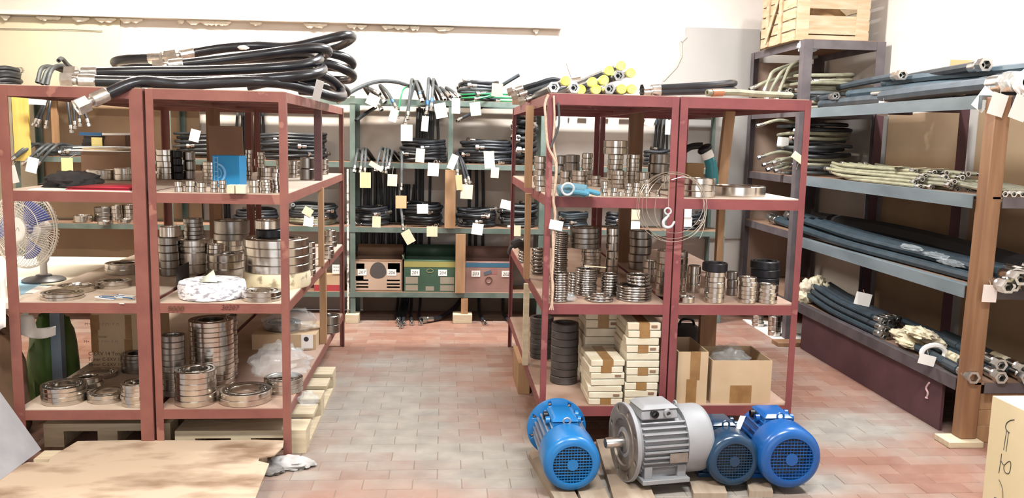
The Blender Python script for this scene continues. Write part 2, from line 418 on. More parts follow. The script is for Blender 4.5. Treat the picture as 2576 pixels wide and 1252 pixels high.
mb = MB(); tv = []
src = [(list(v.co for v in m.vertices), [tuple(p.vertices) for p in m.polygons]) for m in BRK]
for c in cells:
    if c in vs_: continue
    k = random.randrange(10); o = Vector((c[0], c[1], -random.uniform(0, .0015)))
    mb.add([p+o for p in src[k][0]], src[k][1]); tv += [k/9]*12
bf = mb.build('brick_field', M_FLOOR, FLOOR, ang=.2); bf['kind'] = 'stuff'
a = bf.data.attributes.new('tint', 'FLOAT', 'POINT'); a.data.foreach_set('value', tv)

# ------------------------------------------------------------------ ceiling lamps (above the frame)
def lamp(x, y, z, power, color, label, lname, along=0):
    t = thing('ceiling_lamp', label, 'lamp', (x, y, z), 'fluorescent lamps under the ceiling')
    w, d = (.66, .11) if not along else (.11, .66)
    MB().box(x-w, x+w, y-d, y+d, z+.02, z+.07).build('housing', M_WHITE, t)
    for sx in (-1, 1):
        p = (x+sx*.5, y, z+.07) if not along else (x, y+sx*.5, z+.07)
        MB().tube([p, (p[0], p[1], CH)], .006, 6).build('chain', M_CHROME, t)
    l = area_light(lname, (x, y, z-.005), (0, 0, 0), 2*w, 2*d, power, color); l.location = (0, 0, -.005); l.parent = t
WARM, COOL = (1, .93, .82), (.95, .98, 1)
lamp(-2.1, 6.5, 3.65, 150, WARM, 'white fluorescent ceiling lamp above the left red rack', 'ceiling_lamp_back_left_offscreen')
lamp(.9, 6.5, 3.65, 150, COOL, 'white fluorescent ceiling lamp above the aisle', 'ceiling_lamp_back_right_offscreen')
lamp(2.9, 4.6, 3.7, 105, COOL, 'white fluorescent ceiling lamp above the hose rack', 'ceiling_lamp_right_offscreen', 1)
lamp(-1.6, 2.0, 3.7, 100, WARM, 'white fluorescent ceiling lamp above the cardboard sheet', 'ceiling_lamp_front_left_offscreen')
lamp(1.2, 2.0, 3.7, 120, COOL, 'white fluorescent ceiling lamp above the motors', 'ceiling_lamp_front_right_offscreen')
# ================================================================== racks
def lpost(mb, x, y, z0, z1, w, sx, sy, t=.005):
    """angle iron post with its corner at x, y and flanges running towards sx, sy"""
    xa, xb = sorted((x, x+sx*w)); ya, yb = sorted((y, y+sy*t)); mb.box(xa, xb, ya, yb, z0, z1)
    xa, xb = sorted((x, x+sx*t)); ya, yb = sorted((y+sy*t, y+sy*w)); mb.box(xa, xb, ya, yb, z0, z1)
def rack(label, x0, x1, y0, y1, heights, m, pw=(.035, .035), bh=.05, board=None, back_m=None, name='steel_rack', boards=None, mside=None):
    t = thing(name, label, 'rack', ((x0+x1)/2, (y0+y1)/2, 0))
    top = heights[-1]; bm_ = back_m or m; ms = mside or m
    for k, (x, sx) in enumerate(((x0, 1), (x1, -1))):
        mb = MB(); lpost(mb, x, y0, 0, top, pw[k], sx, 1); mb.build('post', m, t)
        mb = MB(); lpost(mb, x, y1, 0, top, pw[k], sx, -1); mb.build('post', bm_, t)
    for i, h in enumerate(heights):
        e = .006
        MB().box(x0+pw[0], x1-pw[1], y0+.001, y0+.005, h-bh, h).box(x0+pw[0], x1-pw[1], y0+.005, y0+.035, h-.010, h-.006).build('front_beam', m, t)
        MB().box(x0+pw[0], x1-pw[1], y1-.005, y1-.001, h-bh, h).build('back_beam', bm_, t)
        for x, s in ((x0, 1), (x1, -1)):
            xa, xb = sorted((x+s*.0055, x+s*.010)); MB().box(xa, xb, y0+.036, y1-.036, h-bh, h).build('side_beam', ms, t)
        bd = (boards or {}).get(i, board or M_BOARD)
        MB().box(x0+.011, x1-.011, y0+.006, y1-.006, h-.006, h+.004).build('shelf_board', bd, t)
        for kk in range(1, 4):
            yy = y0+(y1-y0)*kk/4
            MB().box(x0+.011, x1-.011, yy-.02, yy+.02, h-.036, h-.0065).build('cross_bar', bm_, t)
    return t
LH = (.263, .804, 1.348, 1.843)
RH = (.240, .793, 1.355, 1.875)
LY0, LY1, RY0, RY1 = 4.20, 6.56, 4.30, 6.55
rA = rack('red-brown steel rack beside the fan, holding cardboard and loose bearing rings', -2.10, -1.436, LY0, LY1, LH, M_RACK_B, (.05, .062), .05, M_BOARDP)
rB = rack('red steel rack under the thick black hoses, holding a blue box', -1.424, -.765, LY0+.004, LY1, LH, M_RACK_B, (.036, .036), .048, M_BOARD, None, boards={1: M_BOARDP, 2: M_BOARDP})
rC = rack('red steel rack holding thin race rings and stacked cream cartons', .520, 1.196, RY0, RY1, RH, M_RACK_R, (.03, .036), .054, M_BOARD, None, boards={2: M_BOARDP})
rD = rack('red steel rack holding two open cardboard cartons on its bottom shelf', 1.204, 1.895, RY0, RY1, RH, M_RACK_R, (.04, .034), .054, M_BOARD, None, boards={2: M_BOARDP})
# marker scribbles on the left rack's middle beam
text('9000', .04, ony(420, 783, LY0), (1, 0, 0), (0, 0, 1), M_INKB, rB, 'handwriting', .001, .25)
text('30207', .034, ony(556, 779, LY0), (1, 0, 0), (0, 0, 1), mat('ink_dark_red', '4a1d20', .8), rB, 'handwriting', .001, .2)
# timber and steel props standing between the shelves
def prop(parent, u0, u1, y, z0, z1, m, name='prop', dep=.05, v=500, lean=0):
    a, b = ony(u0, v, y).x, ony(u1, v, y).x
    mb = MB().add([(a+lean, y, z1), (b+lean, y, z1), (b+lean, y+dep, z1), (a+lean, y+dep, z1), (a, y, z0), (b, y, z0), (b, y+dep, z0), (a, y+dep, z0)],
                  [(0,1,2,3),(7,6,5,4),(4,5,1,0),(5,6,2,1),(6,7,3,2),(7,4,0,3)])
    return mb.build(name, m, parent)
E_ = .004
prop(rB, 790, 808, 5.45, LH[2]+E_, LH[3]-.037, M_RACK_D, v=360)
prop(rB, 800, 813, 5.40, LH[1]+E_, LH[2]-.037, M_WOOD, v=570)
prop(rB, 804, 820, 5.55, LH[0]+E_, LH[1]-.037, M_WOOD, v=780)
prop(rB, 519, 550, 6.2, LH[2]+E_, LH[3]-.037, M_WOODO, v=350)
prop(rB, 527, 556, 6.2, LH[1]+E_, LH[2]-.037, M_WOODO, v=560)
prop(rC, 1323, 1341, 4.95, RH[2]+E_, RH[3]-.037, M_WOOD, v=360)
prop(rC, 1321, 1335, 5.05, RH[1]+E_, RH[2]-.037, M_WOOD, v=580)
prop(rC, 1317, 1330, 5.1, RH[0]+E_, RH[1]-.037, M_WOODP, v=820)
prop(rC, 1582, 1616, 5.8, RH[2]+E_, RH[3]-.037, M_WOODO, v=400)
prop(rC, 1556, 1585, 5.8, RH[1]+E_, RH[2]-.037, M_WOODO, v=620)
prop(rD, 1808, 1832, 5.1, RH[2]+E_, RH[3]-.037, M_WOOD, v=400, lean=.03)
prop(rD, 1806, 1822, 5.3, RH[1]+E_, RH[2]-.037, M_WOOD, v=580)
prop(rD, 1762, 1802, 5.3, RH[0]+E_, RH[1]-.037, M_WOODO, v=830)

# pallets under the racks
def pallet(label, x0, x1, y0, y1, z0=0., h=.125, m=M_WOODP):
    t = thing('wooden_pallet', label, 'pallet', ((x0+x1)/2, (y0+y1)/2, z0))
    n = 5; w = (y1-y0)/(n*1.35)
    for k in range(3):
        xx = x0+(x1-x0-.1)*k/2
        for q in range(3):
            yy = y0+(y1-y0-.13)*q/2
            MB().box(xx, xx+.1, yy, yy+.13, z0+.02, z0+h-.04).build('block', m, t)
        MB().box(xx, xx+.1, y0, y1, z0, z0+.02).build('runner', m, t)
    for q in range(3):
        yy = y0+(y1-y0-.13)*q/2
        MB().box(x0, x1, yy, yy+.13, z0+h-.04, z0+h-.02).build('stringer', m, t)
    for q in range(n):
        yy = y0+(y1-y0-w)*q/(n-1)
        MB().box(x0, x1, yy, yy+w, z0+h-.02, z0+h).build('deck_board', m, t)
    return t
pallet('pale wooden pallet under the red rack with the blue box, jutting into the aisle', -1.36, -.70, 4.28, 5.5)
pallet('pale wooden pallet under the red-brown rack beside the fan', -2.06, -1.42, 4.40, 5.5)
p = onz(1303, 990, 0)
tag(MB().box(p.x, p.x+.075, p.y, p.y+.45, 0, .205).build('timber_block', M_WOOD), 'upright timber block under the edge of the race ring rack', 'timber')

# ------------------------------------------------------------------ green back rack
GY0, GY1 = 7.43, 7.86
GZ = (.268, .846, 1.409, 1.955)
GX0, GX1 = -3.6, 2.55
g = thing('hose_rack', 'long green steel rack against the back wall carrying coiled hoses', 'rack', ((GX0+GX1)/2, (GY0+GY1)/2, 0))
for x in (GX0, -2.36, -.815, .845, 2.5):
    for y, s in ((GY0, 1), (GY1, -1)):
        mb = MB(); lpost(mb, x, y, .0, GZ[3]+.02, .045, 1, s); mb.build('post', M_GRN if x != -.815 or y == GY1 else M_GRN, g)
for i, h in enumerate(GZ):
    MB().box(GX0, GX1, GY0-.004, GY0-.0005, h-.045, h).build('front_beam', M_GRN, g)
    MB().box(GX0, GX1, GY1+.0005, GY1+.004, h-.045, h).build('back_beam', M_GRN, g)
    MB().box(GX0, GX1, GY0+.001, GY1-.08, h-.008, h+.002).build('shelf_board', M_CARDD, g)
MB().box(-.842, -.826, GY0-.006, GY0+.03, .02, 1.35).build('peeling_edge', mat('peeling_white', 'e8e2d6', .8, 0, '5a5048', 25, .9, lo=.5, hi=.6), g)
# timber studs in the middle of the green rack
prop(g, 1119, 1146, GY0-.03, GZ[1]+.002, GZ[2]-.05, M_WOOD, v=500, dep=.03)
prop(g, 1146, 1171, GY0-.03, GZ[0]+.002, GZ[1]-.05, M_WOOD, v=640, dep=.03)
prop(g, 1160, 1177, GY0-.03, .075, GZ[0]-.05, M_WOOD, v=770, dep=.04)
prop(g, 1128, 1140, GY0-.012, GZ[2]+.002, GZ[3]-.05, M_GRN, v=320, dep=.012)
def blk(u0, u1, v0, v1, y, d, label, m=M_WOODP):
    a, b = ony(u0, v1, y), ony(u1, v0, y)
    return tag(MB().box(a.x, b.x, y, y+d, 0, max(b.z-a.z, .03)).build('timber_block', m, bevel=.003), label, 'timber')
blk(1139, 1188, 786, 808, GY0-.06, .16, 'pale timber block under the middle stud of the green rack')
blk(868, 902, 785, 806, GY0-.06, .16, 'pale timber block at the foot of the peeling green rack post')
# brown plywood backing behind the left part of the rack
tag(MB().box(-3.6, -2.2, GY1+.012, GY1+.03, .02, 1.93).build('backing_board', M_PLY), 'brown plywood board standing behind the green rack near the fan', 'board')

# ------------------------------------------------------------------ tall dark rack and the long hose rack on the right wall
TX0, TX1, TY0, TY1 = 2.85, 3.53, 6.68, 7.86
tz = (.37, .93, 1.385, 1.93, 2.478)
t = thing('tall_rack', 'tall dark steel rack in the corner with a slatted crate on top', 'rack', ((TX0+TX1)/2, (TY0+TY1)/2, 0))
for x, sx, w in ((TX0, 1, .075), (TX1, -1, .075)):
    for y, sy in ((TY0, 1), (TY1, -1)):
        mb = MB(); lpost(mb, x, y, .035 if y == TY0 else 0, tz[-1], w, sx, sy); mb.build('post', M_DARK, t)
for h in tz:
    MB().box(TX0+.076, TX1-.076, TY0+.001, TY0+.007, h-.07, h).build('front_beam', M_DARK, t)
    MB().box(TX0+.006, TX0+.011, TY0+.08, TY1-.08, h-.06, h).build('side_beam', M_DARK, t)
    MB().box(TX1-.011, TX1-.006, TY0+.08, TY1-.08, h-.06, h).build('side_beam', M_DARK, t)
    MB().box(TX0+.012, TX1-.012, TY0+.01, TY1-.01, h-.006, h+.004).build('shelf_board', M_CARDD, t)
tag(MB().box(TX0+.06, TX1-.06, TY1+.012, TY1+.024, .03, 2.40).build('backing_board', mat('plywood_rosy', 'a08672', .75, 0, '8c7060', 2, .8)), 'rosy brown board standing behind the tall corner rack', 'board')
p = onz(1957, 872, 0)
tag(MB().box(p.x, p.x+.27, p.y+.0, p.y+.14, 0, .033).build('timber_block', M_WOODO, bevel=.003), 'flat brown timber offcut under the foot of the tall dark rack', 'timber')
HX0, HX1, HY0, HY1 = 2.90, 3.53, 4.36, 6.66
hz = (.36, .89, 1.39, 1.93)
hr = thing('long_hose_rack', 'long rack with blue-grey beams along the right wall, full of straight hoses', 'rack', ((HX0+HX1)/2, (HY0+HY1)/2, 0))
MB().add([(2.893, HY0-.04, .035), (2.983, HY0-.04, .035), (2.983, HY0+.05, .035), (2.893, HY0+.05, .035), (2.915, HY0-.04, 1.92), (3.0, HY0-.04, 1.92), (3.0, HY0+.05, 1.92), (2.915, HY0+.05, 1.92)],
         [(0,3,2,1),(4,5,6,7),(0,1,5,4),(1,2,6,5),(2,3,7,6),(3,0,4,7)]).build('timber_post', M_WOODO, hr, bevel=.004)
for x, y in ((HX1, HY0), (HX1, 5.5), (HX1, HY1-.03)):
    mb = MB(); lpost(mb, x, y, 0, hz[-1]+.0, .07, -1, 1); mb.build('post', M_OXI, hr)
for h, m in zip(hz, (M_DARK, M_BLUEB, M_BLUEB, M_BLUEB)):
    MB().box(HX0-.008, HX0-.002, HY0+.055, HY1, h-.07, h+.003).box(HX0-.002, HX0+.045, HY0+.055, HY1, h-.0035, h+.003).build('front_beam', m, hr)
    MB().box(HX0+.046, HX1-.075, HY0-.04, HY1-.012, h-.012, h).build('shelf_board', M_CARDD, hr)
    MB().box(HX0+.1, HX1-.08, HY0-.046, HY0-.041, h-.06, h).build('end_beam', M_DARK, hr)
    for yy in (4.9, 5.5, 6.1): MB().box(HX0+.0, HX1-.072, yy-.02, yy+.02, h-.05, h-.0125).build('cross_bar', M_OXI, hr)
p = onz(2390, 1118, 0)
tag(MB().box(2.80, 3.0, HY0-.085, HY0+.06, 0, .034).build('timber_pad', M_WOODP, bevel=.003), 'pale wooden pad under the orange timber post', 'timber')
for z0, z1, dx in ((0, .1, 0), (.1, .19, .02), (.19, .285, -.01)):
    tag(MB().box(2.99+dx, 3.46+dx, HY0+.0, HY0+.16, z0, z1).build('timber_block', M_WOOD, bevel=.004), ('lowest', 'middle', 'topmost')[int(z0*10.6)]+' stacked brown timber block behind the foot of the orange post', 'timber')
# dark red skirting panel standing under the bottom beam
sp = MB().box(HX0+.012, HX0+.03, HY0+.2, HY1-.15, 0, .287).build('skirting_panel', M_OXI); tag(sp, 'dark oxide-red panel closing the gap under the long hose rack', 'panel')
pts = [onx(u, v, HX0+.008) for u, v in ((2338, 962), (2330, 975), (2334, 988), (2331, 1000))]
MB().tube(crom(pts, 4), [.006]*12+[.011], 6).build('paint_run', mat('paint_pale_pink', 'c9a0a0', .6), sp)
# plywood sheets on the right wall between the shelves
for z0, z1 in ((.05, .80), (.90, 1.31), (1.40, 1.90)):
    for y0, y1 in ((4.0, 5.46), (5.6, 6.62)):
        o = MB().box(RW-.014, RW-.002, y0, y1, z0, z1).build('plywood_panel', M_PLY, bpy.data.objects['wall_right'])
# ================================================================== bearings
_bc = {}
def bearing_meshes(r, h, kind):
    key = (round(r, 3), round(h, 3), kind)
    if key in _bc: return _bc[key]
    r, h = key[0], key[1]; c = min(.09*h, .004); n = 40 if r > .05 else 28
    out = []
    if kind == 'thin':       # rounded thrust race
        pr = [(r-.5*h+.5*h*math.cos(a), h/2+.5*h*math.sin(a)) for a in [PI*(-.5+k/6) for k in range(7)]]+[(r*.72, h), (r*.70, h*.85), (r*.70, h*.15), (r*.72, 0)]
        out.append(('race', MB().lathe(pr, n, closed=True).mesh('race', M_RING)))
    elif kind == 'sleeve':
        pr = [(r-c, 0), (r, c), (r, h-c), (r-c, h), (.72*r, h), (.70*r, h-c), (.70*r, c), (.72*r, 0)]
        out.append(('sleeve', MB().lathe(pr, n, closed=True).mesh('sleeve', M_RUST)))
    elif kind == 'ring':
        pr = [(r-c, 0), (r, c), (r, h-c), (r-c, h), (.84*r, h), (.82*r, h-c), (.82*r, c), (.84*r, 0)]
        out.append(('outer_ring', MB().lathe(pr, n, closed=True).mesh('outer_ring', M_STEEL)))
        pr = [(.72*r, 0), (.72*r, h), (.64*r, h), (.62*r, h-c), (.62*r, c), (.64*r, 0)]
        out.append(('inner_ring', MB().lathe(pr, n, closed=True).mesh('inner_ring', M_STEEL)))
        pr = [(.82*r, .15*h), (.82*r, .85*h), (.72*r, .85*h), (.72*r, .15*h)]
        out.append(('cage', MB().lathe(pr, n, closed=True).mesh('cage', M_SEAL)))
    else:
        ms = {'b': M_STEEL, 'dull': M_STEEL_SHADE, 'black': M_BLACK}[kind]  # the dull kind has shelf shade painted into its steel colour
        pr = [(r-c, 0), (r, c), (r, h-c), (r-c, h), (.83*r, h), (.80*r, h-c), (.80*r, c), (.83*r, 0)]
        out.append(('outer_ring', MB().lathe(pr, n, closed=True).mesh('outer_ring', ms)))
        pr = [(.69*r, 0), (.70*r, c), (.70*r, h-c), (.69*r, h), (.58*r, h), (.56*r, h-c), (.56*r, c), (.58*r, 0)]
        out.append(('inner_ring', MB().lathe(pr, n, closed=True).mesh('inner_ring', ms)))
        pr = [(.80*r, .2*h), (.80*r, .8*h), (.70*r, .8*h), (.70*r, .2*h)]
        out.append(('cage', MB().lathe(pr, n, closed=True).mesh('cage', M_SEAL)))
        if r > .055:
            mb = MB(); k = 18
            for i in range(k):
                a = 2*PI*i/k; q = (.75*r*math.cos(a), .75*r*math.sin(a), h*.5)
                mb.lathe([(0, -.42*h), (.035*r, -.40*h), (.048*r, -.2*h), (.048*r, .2*h), (.035*r, .42*h), (0, .44*h)], 8, q)
            out.append(('rollers', mb.mesh('rollers', ms)))
    _bc[key] = out
    return out
_small = {}
def small_mesh(r, h, kind):
    key = (round(r, 3), round(h, 3), kind)
    if key not in _small:
        r, h = key[0], key[1]; c = .1*h; m = {'b': M_STEEL, 'dull': M_STEEL_SHADE, 'black': M_BLACK, 'thin': M_RING, 'sleeve': M_RUST, 'ring': M_STEEL}[kind]
        mb = MB().lathe([(r-c, 0), (r, c), (r, h-c), (r-c, h), (.80*r, h), (.80*r, 0)], 22, closed=True)
        if kind not in ('thin', 'sleeve'):
            mb.lathe([(.68*r, 0), (.68*r, h), (.52*r, h), (.52*r, 0)], 22, closed=True)
            mb.mat(1).lathe([(.80*r, .2*h), (.80*r, .8*h), (.68*r, .8*h), (.68*r, .2*h)], 22, closed=True)
        _small[key] = mb.mesh('bearing', [m, M_SEAL])
    return _small[key]
NB = [0]
CATS = {'thin': ('race_ring', 'ring'), 'sleeve': ('steel_sleeve', 'sleeve')}
def place(cx, cy, z, r, h, kind, label, group, tilt=0):
    nm, cat = CATS.get(kind, ('bearing', 'bearing')); NB[0] += 1
    rz = random.uniform(0, 6.28)
    if r < .042 or (kind in CATS):
        o = inst(nm, small_mesh(r, h, kind) if kind not in CATS else bearing_meshes(r, h, kind)[0][1], None, (cx, cy, z), (tilt, 0, rz)); tag(o, label, cat, group)
        return o
    t = thing(nm, label, cat, (cx, cy, z), group); t.rotation_euler = (tilt, 0, rz)
    for pn, me in bearing_meshes(r, h, kind):
        c = inst(pn, me, t)
        if pn == 'rollers': c['kind'] = 'stuff'
    return t
SOLID = []
ORD = ['', 'second', 'third', 'fourth', 'fifth', 'sixth', 'seventh', 'eighth', 'ninth', 'tenth', 'eleventh', 'twelfth', 'thirteenth', 'fourteenth', 'fifteenth', 'sixteenth', 'seventeenth', 'eighteenth', 'nineteenth', 'twentieth']
def ymin(x, z): return GY0 if (x < -2.2 or (z > .8 and z < .86 and x < -2.12)) else (LY0+.006 if x < 0 else RY0+.006)
class Top:
    def __init__(s, x, y, z, r): s.x, s.y, s.z, s.r = x, y, z, r
FWH = Vector((FWD.x, FWD.y, 0)).normalized()
def stack(l, r_, vt, vb, z, n, desc, kind='b', on=None, heights=None, group=None, jit=.003):
    """l, r_: left and right pixel edges; vt: pixel row of the back of its top rim; vb: row of its front foot, on height z (or on another stack)"""
    u = (l+r_)/2
    if on is None:
        P = onz(u, vb, z); r = .05
        for _ in range(4):
            c = P+FWH*r; r = (r_-l)/2/pxm((c.x, c.y, z))
    else:
        z = on.z; c = ony(u, vb, on.y); r = (r_-l)/2/pxm((c.x, c.y, z)); c = Vector((c.x, on.y, z)); P = c-FWH*r
    c = Vector((c.x, c.y, z))
    zt = ony(u, vt, (c+FWH*r).y).z
    if zt-z < .35*r*n*.2: zt = z+.35*r*n*.2
    H = zt-z
    hs = heights or [1]*n; sm = sum(hs)
    zz = z+.0005
    if on is None:
        lo = max(.0, -c.y)
        dirh = Vector((c.x, c.y, 0)).normalized(); best = None
        for step in range(0, 60):
            for sg in (1, -1):
                q = c+dirh*(.005*step*sg)
                if q.y-r < ymin(q.x, z)+.004: continue
                if all((q.x-a)**2+(q.y-b)**2 >= (r+rr)**2*.985 or z > z1-.002 or z+H < z0+.002 for a, b, rr, z0, z1 in SOLID):
                    best = q; break
            if best is not None: break
        if best is not None: c = best
    SOLID.append((c.x, c.y, r, z, z+H))
    for k in range(n):
        lab = desc if n == 1 else (('topmost ' if k == n-1 else 'lowest ' if k == 0 else ORD[n-1-k]+'-down ')+desc)
        h = H*hs[k]/sm
        place(c.x+random.uniform(-jit, jit), c.y+random.uniform(-jit, jit), zz, r*random.uniform(.985, 1.), h*.985, kind, lab, (group or desc) if n > 1 else None)
        zz += h
    return Top(c.x, c.y, zz, r)
ZL0, ZL1, ZL2 = LH[0]+.004, LH[1]+.004, LH[2]+.004
ZR0, ZR1, ZR2 = RH[0]+.004, RH[1]+.004, RH[2]+.004

# ---- red-brown rack beside the fan
stack(202, 277, 424, 453, ZL2, 1, 'broad steel ring in front of the flattened cardboard on the fan-side rack', 'ring')
stack(278, 326, 421, 455, ZL2, 2, 'steel bearing of the pair beside the broad ring and the cardboard')
stack(79, 180, 729, 764, ZL1, 2, 'wide thin bearing at the corner by the blue sheet on the desk', 'ring')
stack(124, 213, 714, 746, ZL1, 1, 'wide thin bearing tucked behind the corner pair by the blue sheet', 'ring')
stack(224, 308, 697, 729, ZL1, 2, 'bearing of the low pair alone in the middle of the fan-side shelf')
stack(247, 339, 653, 693, ZL1, 2, 'bearing of the larger pair at the back of the fan-side middle shelf')
s = stack(80, 186, 950, 1024, ZL0, 4, 'large bearing in the four-high stack at the fan-side bottom corner')
stack(169, 240, 946, 1004, ZL0, 3, 'bearing in the three-high stack squeezed behind the corner stack')
stack(177, 270, 922, 957, ZL0, 1, 'single roller bearing lying in front of the printed toner carton')
stack(200, 293, 966, 1014, ZL0, 2, 'bearing of the pair leaning against the six-high stack, fan-side bottom shelf')
stack(289, 374, 948, 1028, ZL0, 6, 'bearing in the six-high stack behind the doubled middle posts')
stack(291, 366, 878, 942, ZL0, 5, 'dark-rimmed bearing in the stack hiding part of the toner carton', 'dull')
# ---- bearings on the green rack behind the fan
gz = GZ[1]+.002
stack(174, 220, 543, 566, gz, 1, 'single low bearing on the green shelf next to the fan')
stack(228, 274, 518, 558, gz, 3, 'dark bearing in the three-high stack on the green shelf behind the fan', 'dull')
stack(238, 275, 553, 566, gz, 1, 'small bearing in front of the dark three-high stack on the green shelf')
stack(275, 301, 514, 558, gz, 4, 'small bearing in the narrow four-high stack on the green shelf')
stack(300, 338, 513, 557, gz, 4, 'bearing in the wider four-high stack on the green shelf')
stack(288, 331, 553, 568, gz, 1, 'pale bearing lying before the two four-high stacks on the green shelf')
gz0 = GZ[0]+.002
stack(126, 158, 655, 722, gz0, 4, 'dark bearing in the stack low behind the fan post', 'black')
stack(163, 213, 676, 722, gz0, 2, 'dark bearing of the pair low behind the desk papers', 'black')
# ---- red rack with the blue box, second shelf
stack(386, 433, 375, 452, ZL2, 5, 'bright bearing in the five-high stack beside the middle posts, second shelf')
stack(434, 456, 378, 452, ZL2, 4, 'dark bearing in the thin column behind the bright five-high stack', 'black')
stack(456, 486, 380, 452, ZL2, 3, 'shade-darkened grey bearing in the column left of the blue box', 'dull')
stack(503, 553, 406, 462, ZL2, 6, 'bright bearing in the six-high stack touching the blue box')
for l, r_, vt, n, d in ((434, 456, 458, 2, 'tiny bearing of the pair nearest the doubled posts'), (462, 489, 455, 2, 'tiny bearing of the wide pair before the grey column'),
                        (490, 515, 460, 2, 'tiny bearing of the pair before the six-high stack'), (527, 546, 456, 3, 'tiny bearing in the three-high pile under the blue box'),
                        (548, 566, 454, 3, 'tiny bearing in the pile by the square spacers')):
    stack(l, r_, vt, 487, ZL2, n, d+' at the second shelf edge')
stack(622, 650, 452, 487, ZL2, 2, 'tall bearing of the pair right of the square spacers')
stack(652, 683, 451, 488, ZL2, 5, 'thin bearing in the five-high pile beside the front post, second shelf')
stack(684, 705, 424, 486, ZL2, 6, 'small bearing in the narrow pile hidden partly by the front post')
stack(615, 632, 376, 452, ZL2, 7, 'small bearing in the tall slim column right of the blue box')
stack(646, 664, 382, 440, ZL2, 6, 'small bearing in the second slim column by the blue box')
stack(642, 684, 420, 455, ZL2, 3, 'bearing in the low three-high pile behind the slim columns')
stack(690, 720, 402, 450, ZL2, 4, 'bearing in the pile behind the red front post, second shelf')
stack(721, 752, 404, 448, ZL2, 4, 'bearing in the staggered pile between front post and tall cylinders')
stack(751, 787, 395, 453, ZL2, 2, 'tall cylindrical bearing of the pair before the steel prop', 'dull')
stack(807, 825, 400, 440, ZL2, 3, 'small bearing in the pile at the far aisle corner of the second shelf')
# two square spacers
for u0, u1 in ((571, 590), (592, 619)):
    a, b = onz(u0, 487, ZL2), onz(u1, 487, ZL2); zt = ony(u0, 465, a.y).z
    tag(MB().box(a.x, b.x, a.y, a.y+.05, ZL2, zt).build('spacer_block', M_CREAM, bevel=.002), 'cream square spacer block in front of the blue box', 'block', 'cream spacer blocks')
# ---- red rack with the blue box, middle shelf
s = stack(426, 518, 594, 691, ZL1, 4, 'polished bearing in the unequal four-high stack behind the white parcel', 'b', heights=[1.2, 1.5, .7, .8])
stack(464, 511, 547, 594, 0, 5, 'small bearing in the pile standing on the unequal four-high stack', 'dull', on=s)
s = stack(393, 440, 588, 690, ZL1, 5, 'bearing in the stack behind the doubled posts, middle shelf', 'dull')
stack(402, 453, 565, 592, 0, 1, 'tall bearing lying on the stack behind the doubled posts', on=s)
s = stack(505, 596, 625, 692, ZL1, 3, 'bearing in the low stack right behind the white wrapped parcel')
stack(522, 565, 611, 634, 0, 2, 'small bearing on the low stack behind the white parcel', on=s)
s = stack(537, 600, 598, 660, ZL1, 4, 'bearing in the stack between the prop and the biggest bearings')
stack(540, 626, 548, 600, 0, 2, 'wide dark-topped bearing crowning the stack by the timber prop', 'dull', on=s, heights=[.5, 1])
# the big ones on their wrapped base
P = onz(681, 730, ZL1); r_big = 162/2/pxm((P.x, P.y+.18, ZL1)); cbig = Vector((P.x, P.y+r_big, 0))
zt = ony(681, 692, P.y).z
n_ = 5
w = thing('wrapped_bearing', 'cream paper-wrapped bearing under the four biggest bearings', 'parcel', (cbig.x, cbig.y, ZL1))
hw = zt-ZL1
MB().lathe([(r_big*.5, 0), (r_big*1.0, 0), (r_big*1.02, hw*.15), (r_big*1.01, hw*.85), (r_big*.98, hw), (r_big*.5, hw)], 36, (cbig.x, cbig.y, ZL1), closed=True).build('paper_wrapping', M_WRAPC, w)
ztop = ony(681, 606, P.y).z; hb = (ztop-zt)/4
for k in range(4):
    place(cbig.x+random.uniform(-.004, .004), cbig.y, zt+k*hb+.0005, r_big*random.uniform(.97, .985), hb*.97, 'b', ('lowest', 'third-down', 'second-down', 'topmost')[k]+' of the four biggest bearings, stacked on a cream wrapped one', 'four biggest bearings')
tp = Top(cbig.x, cbig.y, ztop+.0, r_big*.6)
s = stack(645, 712, 572, 592, 0, 1, 'dark hub bearing set on the four biggest bearings', 'black', on=tp)
stack(643, 708, 549, 575, 0, 1, 'small bright bearing at the very top of the four biggest bearings', on=s)
stack(596, 695, 722, 763, ZL1, 2, 'bearing of the pair lying before the four biggest bearings')
stack(761, 790, 606, 693, ZL1, 6, 'bearing in the slim column on the aisle side of the biggest bearings')
stack(815, 844, 576, 622, ZL1, 3, 'bearing in the three-high pile at the far aisle corner, middle shelf')
stack(810, 837, 616, 652, ZL1, 3, 'bearing in the pile just beyond the timber prop, middle shelf')
# ---- red rack with the blue box, bottom shelf
stack(423, 525, 915, 1030, ZL0, 6, 'large bearing in the open-topped six-high stack by the doubled posts')
stack(532, 662, 962, 1030, ZL0, 2, 'one of the widest pair of bearings showing its rollers, bottom shelf')
stack(463, 570, 790, 985, ZL0, 14, 'bearing in the tallest stack, reaching up to the shelf above')
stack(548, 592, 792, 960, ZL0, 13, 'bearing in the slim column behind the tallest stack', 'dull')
stack(400, 456, 834, 1000, ZL0, 10, 'shade-darkened bearing in the ten-high column beside the doubled posts', 'dull')
stack(651, 748, 940, 1001, ZL0, 3, 'bearing in the stack under crumpled clear film', 'b')
stack(800, 849, 786, 840, ZL0, 2, 'dark bearing lying at the far end of the bottom shelf by the aisle', 'dull')

